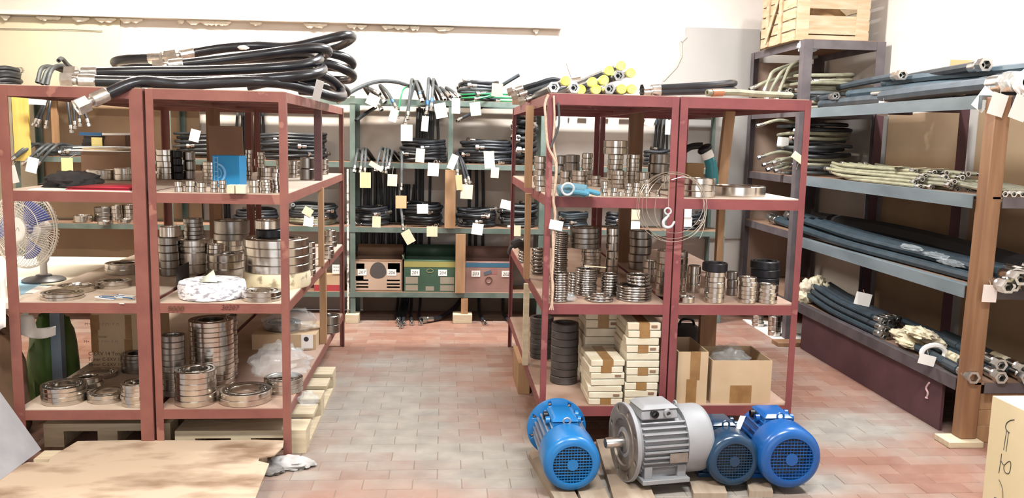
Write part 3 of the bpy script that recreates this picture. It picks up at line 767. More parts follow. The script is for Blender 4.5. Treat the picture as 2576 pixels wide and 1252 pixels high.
# ---- race ring rack, second shelf
s = stack(1344, 1372, 440, 482, ZR2, 3, 'bearing in the low pile outside the rope-hung post')
s = stack(1342, 1373, 392, 460, ZR2, 4, 'bearing in the pile next to the timber prop, second shelf')
stack(1395, 1421, 390, 462, ZR2, 3, 'tall bearing stack member just behind the rope-hung post', 'dull')
stack(1421, 1459, 388, 450, ZR2, 3, 'dark tall bearing in the stack behind the glove', 'dull')
stack(1463, 1491, 384, 452, ZR2, 5, 'bearing in the five-high column behind the glove')
stack(1408, 1436, 428, 466, ZR2, 2, 'bearing of the pair peeping over the cuff of the glove')
stack(1438, 1480, 428, 468, ZR2, 3, 'bearing in the three-high stack directly behind the glove')
stack(1487, 1511, 441, 470, ZR2, 3, 'small bearing in the pile at the fingertips of the glove')
s = stack(1528, 1568, 388, 464, ZR2, 6, 'bearing in the six-high column carrying two wider rings')
stack(1518, 1579, 353, 388, 0, 2, 'wide ring of the pair crowning the six-high column', on=s)
stack(1540, 1573, 428, 474, ZR2, 4, 'bearing in the pile before the column with two wider rings')
stack(1575, 1609, 388, 463, ZR2, 7, 'bearing in the seven-high column by the orange timber prop')
for l, r_, vt, n, d in ((1511, 1530, 456, 4, 'four-high pile right of the glove'), (1535, 1554, 472, 2, 'low pair by the pile right of the glove'),
                        (1572, 1590, 460, 4, 'four-high pile before the seven-high column'), (1591, 1610, 458, 3, 'three-high pile before the orange prop'),
                        (1618, 1637, 450, 5, 'five-high pile inside the wire loop'), (1649, 1662, 476, 3, 'tiny pile beside the doubled posts in the wire loop'), (1556, 1570, 482, 1, 'lone little one at the shelf edge')):
    stack(l, r_, vt, 495, ZR2, n, 'small bearing, '+d)
stack(1602, 1638, 432, 474, ZR2, 2, 'bearing of the pair behind the small piles in the wire loop')
stack(1634, 1686, 386, 462, ZR2, 3, 'dark wide bearing in the stack behind the wire loop', 'dull')
stack(1662, 1688, 438, 478, ZR2, 2, 'bearing of the pair right against the doubled posts')
# ---- carton rack, second shelf
stack(1721, 1808, 446, 499, ZR2, 3, 'broad polished bearing in the three-high stack crossed by the wire loop', 'ring')
stack(1806, 1941, 463, 496, ZR2, 1, 'single very wide polished ring on the carton rack', 'ring')
# ---- race ring rack, middle shelf
g1 = 'thin race rings'
s = stack(1383, 1429, 681, 762, ZR1, 12, 'thin race ring in the front stack hugging the rope-hung post', 'thin')
s = stack(1392, 1428, 581, 690, ZR1, 20, 'thin race ring in the tallest ring column behind the rope-hung post', 'thin')
stack(1447, 1503, 670, 746, ZR1, 12, 'thin race ring in the stack topped by a paper strip', 'thin')
stack(1429, 1449, 684, 748, ZR1, 9, 'tiny race ring in the thin column between two wider ring stacks', 'thin')
stack(1476, 1548, 735, 763, ZR1, 2, 'wide race ring of the pair lying at the shelf edge', 'thin')
stack(1513, 1558, 684, 746, ZR1, 8, 'race ring in the stack behind the pair at the shelf edge', 'thin')
s = stack(1556, 1645, 708, 761, ZR1, 6, 'broad race ring in the widest ring stack', 'thin')
stack(1575, 1635, 684, 708, 0, 3, 'narrower race ring on top of the widest ring stack', 'thin', on=s)
s = stack(1463, 1513, 620, 690, ZR1, 7, 'bearing in the stack below the wide dark rings, race ring rack')
stack(1433, 1507, 567, 622, 0, 4, 'wide dark ring on the stack under the second shelf', 'dull', on=s)
stack(1524, 1556, 570, 690, ZR1, 6, 'bearing in the tall column left of the orange prop, middle shelf', 'b')
stack(1585, 1640, 576, 680, ZR1, 5, 'dark bearing in the column right of the orange prop, middle shelf', 'dull')
stack(1618, 1657, 652, 712, ZR1, 3, 'bearing in the low pile behind the widest ring stack')
stack(1655, 1732, 624, 750, ZR1, 7, 'large bearing in the seven-high stack behind the doubled posts')
stack(1336, 1368, 622, 690, ZR1, 7, 'dark race ring in the column between prop and rope-hung post', 'thin')
stack(1303, 1325, 598, 662, ZR1, 8, 'dark race ring in the column outside the prop, beside the aisle', 'thin')
# ---- carton rack, middle shelf
s = stack(1777, 1828, 678, 765, ZR1, 6, 'bearing in the six-high stack crowned by a wide dark ring')
stack(1767, 1831, 655, 682, 0, 1, 'wide dark ring crowning the six-high stack', 'black', on=s)
stack(1863, 1908, 693, 765, ZR1, 6, 'bearing in the six-high stack next to the last stack of the shelf')
stack(1910, 1962, 710, 765, ZR1, 5, 'bearing in the five-high last stack of the middle shelf')
stack(1896, 1968, 650, 742, ZR1, 4, 'black rubbery bearing in the stack behind the last two stacks', 'black')
stack(1732, 1765, 664, 738, ZR1, 3, 'tall bearing in the pile behind the six-high stack, carton rack')
stack(1830, 1858, 680, 745, ZR1, 3, 'dark tall bearing in the pile between two six-high stacks', 'dull')
stack(1706, 1751, 742, 765, ZR1, 1, 'single bearing lying against the doubled posts, middle shelf')
# ---- dark sleeves on the bottom shelf
stack(1385, 1454, 803, 969, ZR0, 8, 'dark steel sleeve in the eight-high stack beside the cream cartons', 'sleeve')
stack(1333, 1392, 790, 905, ZR0, 8, 'dark steel sleeve in the stack behind the eight-high one', 'sleeve')
print('bearings', NB[0])
# ================================================================== cartons, parcels and small goods on the shelves
def carton(label, x0, x1, y0, y1, z0, z1, m, flaps=(), open_=True, group=None, name='cardboard_box', t=.006, rot=0):
    c = Vector(((x0+x1)/2, (y0+y1)/2, z0)); b = thing(name, label, 'box', c, group)
    MB().box(x0, x1, y0, y0+t, z0, z1).build('front_panel', m, b)
    MB().box(x0, x1, y1-t, y1, z0, z1).build('back_panel', m, b)
    MB().box(x0, x0+t, y0+t, y1-t, z0, z1).build('side_panel', m, b)
    MB().box(x1-t, x1, y0+t, y1-t, z0, z1).build('side_panel', m, b)
    MB().box(x0+t, x1-t, y0+t, y1-t, z0, z0+t).build('bottom_panel', m, b)
    if not open_: MB().box(x0+t, x1-t, y0+t, y1-t, z1-t, z1).build('lid_panel', m, b)
    for side, ang, ln in flaps:
        a = math.radians(ang); ca, sa = math.cos(a)*ln, math.sin(a)*ln
        if side == 'f': q = [(x0, y0, z1), (x1, y0, z1), (x1-.01, y0-ca, z1+sa), (x0+.01, y0-ca, z1+sa)]
        if side == 'b': q = [(x0, y1-t, z1), (x1, y1-t, z1), (x1-.01, y1-t+ca, z1+sa), (x0+.01, y1-t+ca, z1+sa)]
        if side == 'l': q = [(x0+t/2, y0, z1), (x0+t/2, y1, z1), (x0-ca, y1-.01, z1+sa), (x0-ca, y0+.01, z1+sa)]
        if side == 'r': q = [(x1-t/2, y0, z1), (x1-t/2, y1, z1), (x1+ca, y1-.01, z1+sa), (x1+ca, y0+.01, z1+sa)]
        MB().add(q, [(0, 1, 2, 3)]).build('flap', m, b, solid=.004)
    return b
def decal(parent, x0, x1, z0, z1, y, m, name='print', d=.0012):
    return MB().box(x0, x1, y-d, y, z0, z1).build(name, m, parent)
# --- two open cartons on the carton rack's bottom shelf
a, b = onz(1697, 1021, ZR0), onz(1783, 1021, ZR0); y0 = a.y
zt = ony(1740, 890, y0).z
bx = carton('tall narrow open cardboard box with brown tape beside the doubled posts', a.x+.02, b.x, y0+.045, y0+.39, ZR0, zt, M_CARDL)
xm = (a.x+b.x)/2
decal(bx, xm-.005, xm+.05, ZR0+.13, zt, y0+.045, M_TAPE, 'tape'); decal(bx, xm-.022, xm+.035, ZR0, ZR0+.135, y0+.0445, M_TAPE, 'tape')
a, b = onz(1790, 1020, ZR0), onz(1949, 1020, ZR0); zt = ony(1870, 912, y0).z
bx = carton('wide open cardboard box stuffed with clear film on the bottom shelf', a.x+.006, b.x-.01, y0+.045, y0+.37, ZR0, zt, M_CARDL)
d0 = ony(1844, 975, y0); d1 = ony(1896, 1020, y0)
decal(bx, d0.x, d1.x, ZR0, d0.z, y0+.045, M_TAPE, 'tape')
def crumple(name, c, sx, sy, sz, m, label, cat, seed=1, amp=.35, n=16, flat=True, group=None, freq=3.0):
    """crumpled sheet or cloth heap as a closed lumpy surface"""
    from mathutils import noise
    mb = MB(); vs = []; fs = []; nu, nv = n*2, n
    for j in range(nv+1):
        ph = PI*j/nv
        for i in range(nu):
            th = 2*PI*i/nu; p = Vector((math.sin(ph)*math.cos(th), math.sin(ph)*math.sin(th), math.cos(ph)))
            k = 1+.7*amp*(noise.noise(p*freq+Vector((seed*7.3, seed, 0)))+.5*noise.noise(p*freq*2.3+Vector((seed, seed*3.1, 5))))
            q = Vector((p.x*sx*k, p.y*sy*k, p.z*sz*k))
            if flat: q.z = max(q.z, -sz*.55)
            vs.append(Vector(c)+q+Vector((0, 0, sz*.55 if flat else 0)))
    for j in range(nv):
        for i in range(nu): fs.append((j*nu+i, j*nu+(i+1) % nu, (j+1)*nu+(i+1) % nu, (j+1)*nu+i))
    mb.add(vs, fs)
    o = mb.build(name, m, ang=1.1); return tag(o, label, cat, group)
cc = ((a.x+b.x)/2-.02, y0+.21, zt-.09)
crumple('film_wad', cc, .11, .11, .08, M_FILM, 'crumpled clear film filling the wide open carton', 'film', 3, .5)
# black tool lying behind the tall carton
cb = onz(1730, 872, ZR0)
t = thing('black_case', 'black hard case lying behind the tall narrow carton', 'case', (cb.x, cb.y, ZR0))
MB().box(cb.x-.09, cb.x+.1, cb.y, cb.y+.2, ZR0, ZR0+.13).build('case_body', M_CLOTHK, t, bevel=.02)
MB().tube(crom([(cb.x-.04, cb.y+.1, ZR0+.125), (cb.x-.02, cb.y+.1, ZR0+.17), (cb.x+.05, cb.y+.1, ZR0+.17), (cb.x+.07, cb.y+.1, ZR0+.125)], 4), .009, 8).build('handle', M_BLACK, t)
# --- cream cartons: three leaning columns of flat packs
def flat_pack(u0, u1, vt, vb, z, dep, rz, label, torn=0):
    P = onz((u0+u1)/2, vb, ZR0)
    return P
def pack_column(cx, y0, z0, w, d, hs, rows, tapes, group, names):
    zz = z0
    for k, h in enumerate(hs):
        ox, rz = rows[k]
        c = Vector((cx+ox, y0+d/2, zz)); M = Matrix.Rotation(rz, 3, 'Z')
        t = thing('flat_carton', names(k, len(hs)), 'carton', c, group)
        o = MB().cbox(c+Vector((0, 0, h/2)), (w, d, h*.94), M).build('carton_body', M_CREAM, t, bevel=.004)
        if tapes[k % len(tapes)]:
            tw = w*.32
            MB().cbox(c+Vector((0, 0, h/2)), (tw, d+.003, h*.94+.003), M).build('tape', M_TAPE, t)
        if k % 3 == 1:
            MB().cbox(c+M @ Vector((w*.3, -d/2-.002, h*.55)), (w*.18, .004, h*.3), M).build('torn_patch', M_CARDD, t)
        zz += h
    return zz
def nm(col):
    def f(k, n): return (('topmost' if k == n-1 else 'lowest' if k == 0 else ORD[n-1-k]+'-down')+' cream flat carton in the '+col)
    return f
rr = lambda n, a=.006, b=.05: [(random.uniform(-a, a), random.uniform(-b, b)) for _ in range(n)]
p0, p1 = onz(1481, 1020, ZR0), onz(1566, 1020, ZR0); wA = p1.x-p0.x; dA = .30; yA = p0.y+.012
zt = ony(1520, 905, yA).z
pack_column((p0.x+p1.x)/2, yA, ZR0, wA, dA, [(zt-ZR0)/7]*7, rr(7), [1, 0, 0, 0, 0, 1, 1], 'cream flat cartons', nm('lower column beside the dark sleeves'))
pB0, pB1 = ony(1464, 840, yA+dA+.17), ony(1548, 840, yA+dA+.17); wB = pB1.x-pB0.x
pack_column((pB0.x+pB1.x)/2, yA+dA+.03, ZR0, wB, .27, [.049]*10, rr(10), [0, 0, 0, 0, 0, 0, 0, 1, 1, 1], 'cream flat cartons', nm('column behind the lower one'))
p0, p1 = onz(1570, 1020, ZR0), onz(1652, 1020, ZR0); wC = p1.x-p0.x
zt = ony(1610, 812, yA).z
pack_column((p0.x+p1.x)/2+.004, yA, ZR0, wC, .32, [(zt-ZR0)/11]*11, rr(11, .008), [1, 0, 1, 0, 1, 0, 0, 1, 0, 1, 1], 'cream flat cartons', nm('tall column against the doubled posts'))
# --- three labelled boxes on the green rack's bottom shelf
gz0 = GZ[0]+.002
def parts_box(label, u0, u1, vt, vb, kind, nums):
    a, b = ony(u0, vb, GY0+.02), ony(u1, vb, GY0+.02); zt = ony((u0+u1)/2, vt, GY0+.02).z; y0 = GY0+.02
    m = {'w': M_CARDD, 'g': mat('carton_green', '365640', .6, 0, '2e4c38', 6, .8), 'b': mat('carton_pinkish', '9a7468', .6, 0, '8a665c', 6, .8)}[kind]
    bx = carton(label, a.x, b.x, y0, y0+.30, gz0, zt, m, [('b', 80, .11), ('l', 70, .05), ('r', 75, .05), ('f', 170, .03)], name='parts_box')
    W_, H_ = b.x-a.x, zt-gz0
    def d(x0, x1, z0, z1, mm, nme='print'): return decal(bx, a.x+W_*x0, a.x+W_*x1, gz0+H_*z0, gz0+H_*z1, y0, mm, nme)
    if kind == 'w':
        pl = mat('print_pale', 'b59a84', .7); dk = mat('print_dark', '4a4240', .7)
        d(.03, .97, .05, .96, pl); 
        mb = MB(); cx, cz = a.x+W_*.5, gz0+H_*.62
        mb.prism([(W_*.17*math.cos(t), H_*.33*math.sin(t) if math.sin(t) > 0 else H_*.2*math.sin(t)) for t in [2*PI*k/24 for k in range(24)]], (cx, y0-.0012, cz), (1, 0, 0), (0, 0, 1), (0, -1, 0), .001).build('print', dk, bx)
        for z in (.12, .22, .34): d(.05, .30, z, z+.05, M_CARDD); d(.68, .95, z, z+.05, M_CARDD)
        d(.70, .95, .62, .92, dk); d(.05, .22, .72, .9, mat('print_grey', 'a89a8c', .7)); d(.04, .2, .36, .5, mat('print_sage', '8a9a82', .7))
    if kind == 'g':
        d(.0, 1., .80, .98, mat('print_yellow', '948c48', .6)); pg = mat('print_taupe', '8f8674', .6)
        for x in ((.03, .27), (.70, .97)):
            for z in ((.04, .22), (.26, .48)): d(*x, *z, pg)
        d(.42, .58, .04, .18, pg)
        MB().tube([(a.x+W_*.5+.03*math.cos(t), y0-.001, gz0+H_*.68+.016*math.sin(t)) for t in [2*PI*k/16 for k in range(16)]], .0025, 5, closed=True).build('emblem', mat('print_olive', '8a8a50', .6), bx)
    if kind == 'b':
        d(.0, 1., .84, .985, mat('print_teal', '2f5f78', .5)); pb = mat('print_brown', '6e4a40', .6)
        MB().tube([(a.x+W_*.5+.028*math.cos(t), y0-.001, gz0+H_*.42+.03*math.sin(t)) for t in [2*PI*k/18 for k in range(18)]], .006, 5, closed=True).build('emblem', pb, bx)
        MB().bar((a.x+W_*.4, y0-.002, gz0+H_*.62), (a.x+W_*.56, y0-.002, gz0+H_*.70), .03, .002, (0, -1, 0)).build('print', mat('print_slate', '4f5a66', .6), bx)
        d(.54, .68, .6, .82, mat('print_rose', '94605a', .6))
    for (x, s) in nums:
        lx = a.x+W_*x; lz = gz0+H_*.63
        MB().box(lx, lx+.078, y0-.0035, y0-.002, lz-.03, lz+.026).build('number_label', M_PAPER, bx)
        text(s, .04, (lx+.008, y0-.0036, lz-.016), (1, 0, 0), (0, 0, 1), M_INK, bx, 'handwriting', .0005, .15)
    return bx
parts_box('open brown carton with arched print and two white number labels', 890, 1012, 655, 727, 'w', ((.08, '207'), (.69, '206')))
parts_box('open green and yellow carton with two white number labels', 1016, 1146, 656, 729, 'g', ((.13, '201'), (.66, '204')))
parts_box('open carton with a teal top band and two white number labels', 1170, 1287, 660, 731, 'b', ((.13, '203'), (.78, '202')))
# small carton with white labels seen at the far end of the left racks
a, b = ony(790, 735, GY0+.03), ony(862, 735, GY0+.03)
bx = carton('brown carton with a red base and white label at the end of the green rack', a.x, b.x, GY0+.03, GY0+.3, gz0, ony(820, 690, GY0+.03).z, M_CARDL, name='parts_box', open_=False)
decal(bx, a.x, b.x, gz0, gz0+.055, GY0+.03, mat('print_red', 'a8353a', .6)); l0 = ony(836, 682, GY0+.03)
MB().box(l0.x, l0.x+.085, GY0+.024, GY0+.0285, l0.z-.02, l0.z+.06).build('number_label', M_PAPER, bx)
for k in range(4):
    for q in range(2): MB().box(l0.x+.012+k*.017, l0.x+.023+k*.017, GY0+.0232, GY0+.0239, l0.z+.004+q*.03, l0.z+.014+q*.03).build('print', mat('ink_grey', '9a9aa0', .6), bx)

# --- blue box with bearing print
a, b = onz(534, 470, ZL2), onz(606, 470, ZL2); zt = ony(570, 391, a.y).z; y0 = a.y
bb = thing('blue_box', 'glossy blue box printed with a pale bearing emblem', 'box', ((a.x+b.x)/2, y0, ZL2))
M_ = Matrix.Rotation(math.radians(-8), 3, 'Z')
MB().cbox(((a.x+b.x)/2+.01, y0+.05, (ZL2+zt)/2), (b.x-a.x+.01, .10, zt-ZL2), M_).build('box_body', M_BLUEBOX, bb, bevel=.003)
ex = M_ @ Vector((1, 0, 0)); ez = Vector((0, 0, 1)); of = Vector(((a.x+b.x)/2+.01, y0+.05, (ZL2+zt)/2))-(M_ @ Vector((0, .0515, 0)))
hw = (b.x-a.x)/2
mb = MB()
for s in (-.9, -.62): mb.bar(of+ex*hw*s-ez*.075, of+ex*hw*s+ez*.078, .004, .001, (0, 1, 0))
for k in range(7): mb.bar(of+ex*hw*-.9+ez*(-.075+k*.0245), of+ex*hw*-.62+ez*(-.075+k*.0245), .004, .001, (0, 1, 0))
mb.tube([of+ex*(hw*-.62+.040*math.sin(t))+ez*(.048*math.cos(t)-.01) for t in [PI*k/14 for k in range(15)]], .0075, 4)
mb.tube([of+ex*(hw*-.62+.020*math.sin(t))+ez*(.026*math.cos(t)-.01) for t in [PI*k/10 for k in range(11)]], .003, 4)
mb.build('emblem', M_PRINTB, bb)
# --- open cardboard box and brown panel behind the blue box
p = ony(525, 455, 5.0)
tag(MB().cbox((ony(570, 400, 5.25).x, 5.25, ZL2+.165), (.2, .012, .33), Matrix.Rotation(.1, 3, 'X')).build('flattened_carton', M_CARDD), 'brown cardboard panel propped behind the blue box', 'cardboard')
# --- cardboard, sheets and small things on the fan-side second shelf
a, b = ony(205, 430, 5.500), ony(334, 430, 5.500); zt = ony(270, 383, 5.500).z
bx = carton('low brown cardboard box under loose sheets on the fan-side rack', a.x, b.x, 5.500, 5.800, ZL2, zt, M_CARDD, [('f', 160, .05)], name='cardboard_box')
for k, (l, r, dy) in enumerate(((168, 336, -.05), (205, 336, 0), (175, 330, .03))):
    aa, b2 = ony(l, 375, 5.500), ony(r, 375, 5.500)
    tag(MB().cbox(((aa.x+b2.x)/2, 5.660+dy, zt+.008+k*.009), (b2.x-aa.x, .3, .006), Matrix.Rotation(.04*(k-1), 3, 'Z')).build('paper_sheet', M_TAGW if k != 1 else M_CARDL),
        ('pale sheet lying directly on the low cardboard box', 'tan sheet between two pale ones on the cardboard box', 'uppermost pale sheet on the low cardboard box')[k], 'sheet')
zs = zt+.034
a, b = ony(262, 350, 5.650), ony(322, 350, 5.650)
carton('small dark brown box on the sheets beside a yellow note', a.x, b.x, 5.600, 5.760, zs, zs+.075, M_CARDD, open_=False)
a, b = ony(212, 350, 5.620), ony(262, 350, 5.620)
t = thing('magazine_bundle', 'bundle of dark magazines with blue and white edges on the sheets', 'magazines', ((a.x+b.x)/2, 5.650, zs))
for k, mm in enumerate((M_CLOTHK, M_HOSE_D, M_CLOTHK)): MB().cbox(((a.x+b.x)/2, 5.660, zs+.012+k*.022), (b.x-a.x, .16, .02), Matrix.Rotation(.1*k, 3, 'Z')).build('magazine', mm, t)
c1, c2 = ony(228, 331, 5.580), ony(262, 332, 5.580); MB().bar((a.x-.01, 5.580, zs+.077), (b.x, 5.600, zs+.077), .03, .018).build('blue_tube', M_BLUEF, t)
MB().bar((b.x, 5.600, zs+.077), (ony(334, 334, 5.600).x, 5.620, zs+.082), .03, .014).build('white_tube', M_WHITE, t)
a, b = ony(231, 363, 5.570), ony(257, 341, 5.570)
tag(MB().box(a.x, b.x, 5.566, 5.569, zs, zs+(b.z-a.z)).build('sticky_note', mat('note_yellow', 'e6d88a', .8)), 'yellow note leaning on the dark magazines', 'note')
# black bag, red folder and white sheet at the shelf edge
pc = onz(176, 474, ZL2)
a, b = onz(40, 478, ZL2), onz(120, 478, ZL2)
tag(MB().box(a.x+.04, ony(336, 470, LY0+.03).x-.01, LY0+.012, LY0+.30, ZL2, ZL2+.003).build('paper_sheet', M_PAPER), 'white paper sheet lining the edge of the fan-side second shelf', 'sheet')
crumple('black_bag', (ony(178, 470, 4.40).x, 4.42, ZL2+.003), .135, .12, .05, M_CLOTHK, 'crumpled black cloth bag beside the red folder', 'bag', 5, .45)
a, b = ony(166, 478, LY0+.02), ony(338, 478, LY0+.02)
f = thing('red_folder', 'glossy red folder lying at the edge of the fan-side second shelf', 'folder', ((a.x+b.x)/2, LY0+.1, ZL2+.003))
MB().box(a.x, b.x-.02, LY0+.014, LY0+.14, ZL2+.0035, ZL2+.0075).build('cover', M_RED, f)
MB().box(a.x+.03, b.x-.025, LY0+.02, LY0+.139, ZL2+.008, ZL2+.014).build('pages', M_RED, f)
MB().add([(a.x+.005, LY0+.014, ZL2+.015), (b.x-.02, LY0+.014, ZL2+.015), (b.x-.02, LY0+.14, ZL2+.026), (a.x+.16, LY0+.14, ZL2+.03)], [(0, 1, 2, 3)]).build('cover', M_RED, f, solid=.004)
# board under the small bearings
a, b = onz(386, 462, ZL2), onz(463, 462, ZL2)
# --- white wrapped parcel
P = onz(512, 761, ZL1); r = 162/2/pxm((P.x, P.y+.16, ZL1)); c = Vector((P.x, P.y+r, ZL1)); zt = ony(512, 718, P.y).z; h = zt-ZL1
w = thing('wrapped_bearing', 'white paper-wrapped bearing at the front of the middle shelf', 'parcel', c)
mb = MB(); n = 48; pr = [(.30, .0), (.9, 0), (.985, .06), (1.0, .25), (1.0, .75), (.975, .93), (.88, 1.0), (.45, .97), (.36, .8)]
vs = []
for i in range(n):
    t_ = 2*PI*i/n
    for q, (a_, b_) in enumerate(pr):
        k = 1+.012*math.sin(t_*9+q*2)+.01*math.sin(t_*17+q); vs.append(c+Vector((math.cos(t_)*r*a_*k, math.sin(t_)*r*a_*k, h*b_)))
K = len(pr); mb.add(vs, [(i*K+q, ((i+1) % n)*K+q, ((i+1) % n)*K+q+1, i*K+q+1) for i in range(n) for q in range(K-1)])
mb.build('paper_wrapping', M_WRAPW, w)
p1 = ony(526, 694, P.y+.1); MB().add([(p1.x-.05, P.y+.09, zt+.003), (p1.x+.045, P.y+.08, zt+.003), (p1.x+.01, P.y+.15, zt+.055), (p1.x-.01, P.y+.17, zt+.035)], [(0, 1, 2), (0, 2, 3)]).build('folded_corner', mat('wrap_greenish', 'c6cab8', .7), w, solid=.002)
SOLID.append((c.x, c.y, r, ZL1, zt))
# black case on the middle shelf by the doubled posts
a = onz(400, 733, ZL1)
tag(MB().box(-1.418, ony(434, 700, a.y+.02).x, a.y+.08, a.y+.3, ZL1, ZL1+.115).build('black_case', M_CLOTHK, bevel=.012), 'small black case squeezed between the posts and the white parcel', 'case')
# blue and clear cable ties bag on the fan-side middle shelf
for k in range(7):
    u, v = random.uniform(262, 340), random.uniform(742, 760); p = onz(u, v, ZL1)
    pts = [p+Vector((math.cos(q)*.045-.02, math.sin(q)*.02, .006+.012*math.sin(q*.5))) for q in [k+PI*1.5*i/9 for i in range(10)]]
    tag(MB().tube(pts, .0022, 5).build('cable_loop', M_BLUEF if k % 2 else mat('cable_white', 'd8dee2', .4)), ('white' if k % 2 == 0 else 'blue')+' cable loop lying loose by the middle posts', 'cable', ('white' if k % 2 == 0 else 'blue')+' cable loops')
# --- printed toner carton
a, b = onz(209, 940, ZL0), onz(352, 940, ZL0); y0 = a.y+.14; zt = LH[1]-.07
bx = carton('printed toner carton standing behind the bearings on the bottom shelf', a.x, min(b.x, -1.5), y0, y0+.4, ZL0, zt, M_CARDL, open_=False, name='toner_box')
def tl(s, u, v, sz, m=M_INKB): text(s, sz, ony(u, v, y0), (1, 0, 0), (0, 0, 1), m, bx)
tl('C-EXV 14 Toner', 222, 893, .030); tl('Toner C-EXV 14', 222, 907, .028); tl('Toner C-EXV 14', 222, 920, .028); tl('toner', 248, 849, .022)
MF = mat('ink_faint', 'a07c70', .8)
tl('M+ P M+ P M+ P M', 213, 818, .024, MF); tl('M+ P M+ P M+ P M', 211, 862, .024, MF)
for (u0, u1, v0, v1, m, nme) in ((228, 249, 792, 829, M_TAPE, 'tape'), (231, 246, 829, 886, M_TAPE, 'tape'), (316, 330, 792, 852, M_TAPE, 'tape'), (314, 333, 853, 885, M_TAPE, 'tape')):
    p, q = ony(u0, v1, y0), ony(u1, v0, y0); decal(bx, p.x, q.x, p.z, min(q.z, zt), y0, m, nme, .002)
# --- cardboard box, film-wrapped goods on the aisle end of the bottom shelf
a, b = onz(634, 879, ZL0), onz(795, 879, ZL0); y0 = a.y; zt = ony(700, 841, y0).z
bx = carton('low cardboard box with a round printed label under film-wrapped goods', a.x, min(b.x, -.785), y0, y0+.4, ZL0, zt, M_CARDL, open_=False)
d0, d1 = ony(758, 876, y0), ony(787, 838, y0); decal(bx, d0.x, min(d1.x, -.79), max(d0.z, ZL0), min(d1.z, zt), y0, M_PAPER, 'label')
MB().lathe([(0, 0), (.016, 0), (.016, .0008)], 16, ((d0.x+d1.x)/2-.005, y0-.0013, zt-.03), (0, -1, 0)).build('label_print', M_INK, bx)
cx = (a.x+b.x)/2
crumple('film_parcel', (cx+.01, y0+.17, zt), .17, .16, .085, M_FILM, 'goods wrapped in clear film on the low cardboard box', 'parcel', 8, .4)
o = place(cx-.04, y0+.17, zt+.004, .12, .045, 'dull', 'dark bearing inside the film parcel on the cardboard box', None)
pw = onz(700, 1001, ZL0); rw = .095
crumple('film_parcel', (ony(705, 930, pw.y+.1).x, pw.y+.12, ZL0+.105), .15, .13, .10, M_FILM, 'crumpled clear film draped over the stack of bearings on the bottom shelf', 'film', 11, .5)
crumple('film_scrap', (ony(775, 955, 4.45).x, 4.45, .21), .05, .035, .045, M_FILM, 'clear film scrap hanging over the aisle edge of the bottom shelf', 'film', 13, .6)
# --- glove
gp = onz(1458, 498, ZR2)
gl = thing('work_glove', 'grey and blue work glove lying at the edge of the second shelf', 'glove', (gp.x, gp.y+.05, ZR2))
c = Vector((gp.x, gp.y+.075, ZR2+.0065))
mb = MB(); mb.tube(crom([c+Vector((-.10, 0, .022)), c+Vector((-.05, .01, .03)), c+Vector((.0, .01, .028)), c+Vector((.05, .0, .022))], 5), [.02]+[.03]*4+[.034]*5+[.034]*5+[.022], 12); mb.build('palm', M_GLOVE, gl)
for k, (dy, ln) in enumerate(((-.03, .055), (-.01, .065), (.012, .06), (.034, .045))):
    MB().tube(crom([c+Vector((.03, dy, .022)), c+Vector((.06, dy, .024)), c+Vector((.05+ln, dy*1.1, .012))], 4), [.012]*8+[.009], 8).build('finger', mat('glove_blue', '3f7f98', .8), gl)
MB().tube(crom([c+Vector((-.02, -.03, .02)), c+Vector((.02, -.055, .018)), c+Vector((.05, -.06, .012))], 4), [.012]*8+[.008], 8).build('thumb', mat('glove_blue', '3f7f98', .8), gl)
q = c+Vector((-.055, -.035, .035))
MB().tube([q+Vector((.03*math.cos(t), -.012*math.sin(t), .03*math.sin(t))) for t in [2*PI*k/18 for k in range(18)]], .006, 7, closed=True).build('cuff', mat('glove_cuff', 'b9c2c6', .8), gl)
# dark glove hanging off the aisle side of the middle shelf
gp = ony(1300, 615, 5.3)
gl = thing('dark_glove', 'dark work glove drooping over the aisle side of the race ring shelf', 'glove', (gp.x, gp.y, gp.z-.1))
MB().tube(crom([gp+Vector((.05, .05, -.02)), gp+Vector((.01, 0, .01)), gp+Vector((-.03, -.02, -.0))], 4), [.03]*8+[.02], 10).build('palm', M_CLOTHK, gl)
for k in range(4): MB().tube(crom([gp+Vector((-.01, -.02+.015*k, .0)), gp+Vector((-.04, -.02+.018*k, -.02)), gp+Vector((-.05, -.02+.018*k, -.06))], 3), .009, 7).build('finger', M_CLOTHK, gl)
# --- teal power tool standing on the carton rack
tp = Vector((ony(1790, 440, 4.95).x, 4.95, ZR2))
t = thing('power_tool', 'teal angle grinder standing on its head behind the polished rings', 'tool', tp)
def along(pix, y): return [ony(u, v, y) for u, v in pix]
A = along([(1793, 447), (1790, 420), (1783, 398), (1776, 380), (1768, 366)], 4.95)
A[0].z = ZR2
MB().tube(crom(A[:3], 5), [.038]*5+[.034]*4+[.032, .03], 12).build('tool_body', M_TEAL, t)
MB().tube(crom(A[2:4], 4), [.033, .036, .036, .036, .033], 12).build('tool_collar', M_PAPER, t)
MB().tube(crom(A[3:], 4), [.04, .046, .046, .04, .022], 12).build('tool_head', M_BLACK, t)
MB().tube(crom([A[4], A[4]+Vector((-.07, .02, -.01)), A[4]+Vector((-.13, .03, -.06)), A[4]+Vector((-.16, .05, -.13))], 5), [.02]*10+[.03]*6, 9).build('cord_guard', M_BLACK, t)
a, b = ony(1726, 447, 5.0), ony(1776, 447, 5.0)
carton('small brown carton beside the teal grinder', a.x+.02, b.x, 5.05, 5.2, ZR2, ony(1750, 411, 5.05).z, M_CARD, open_=False)
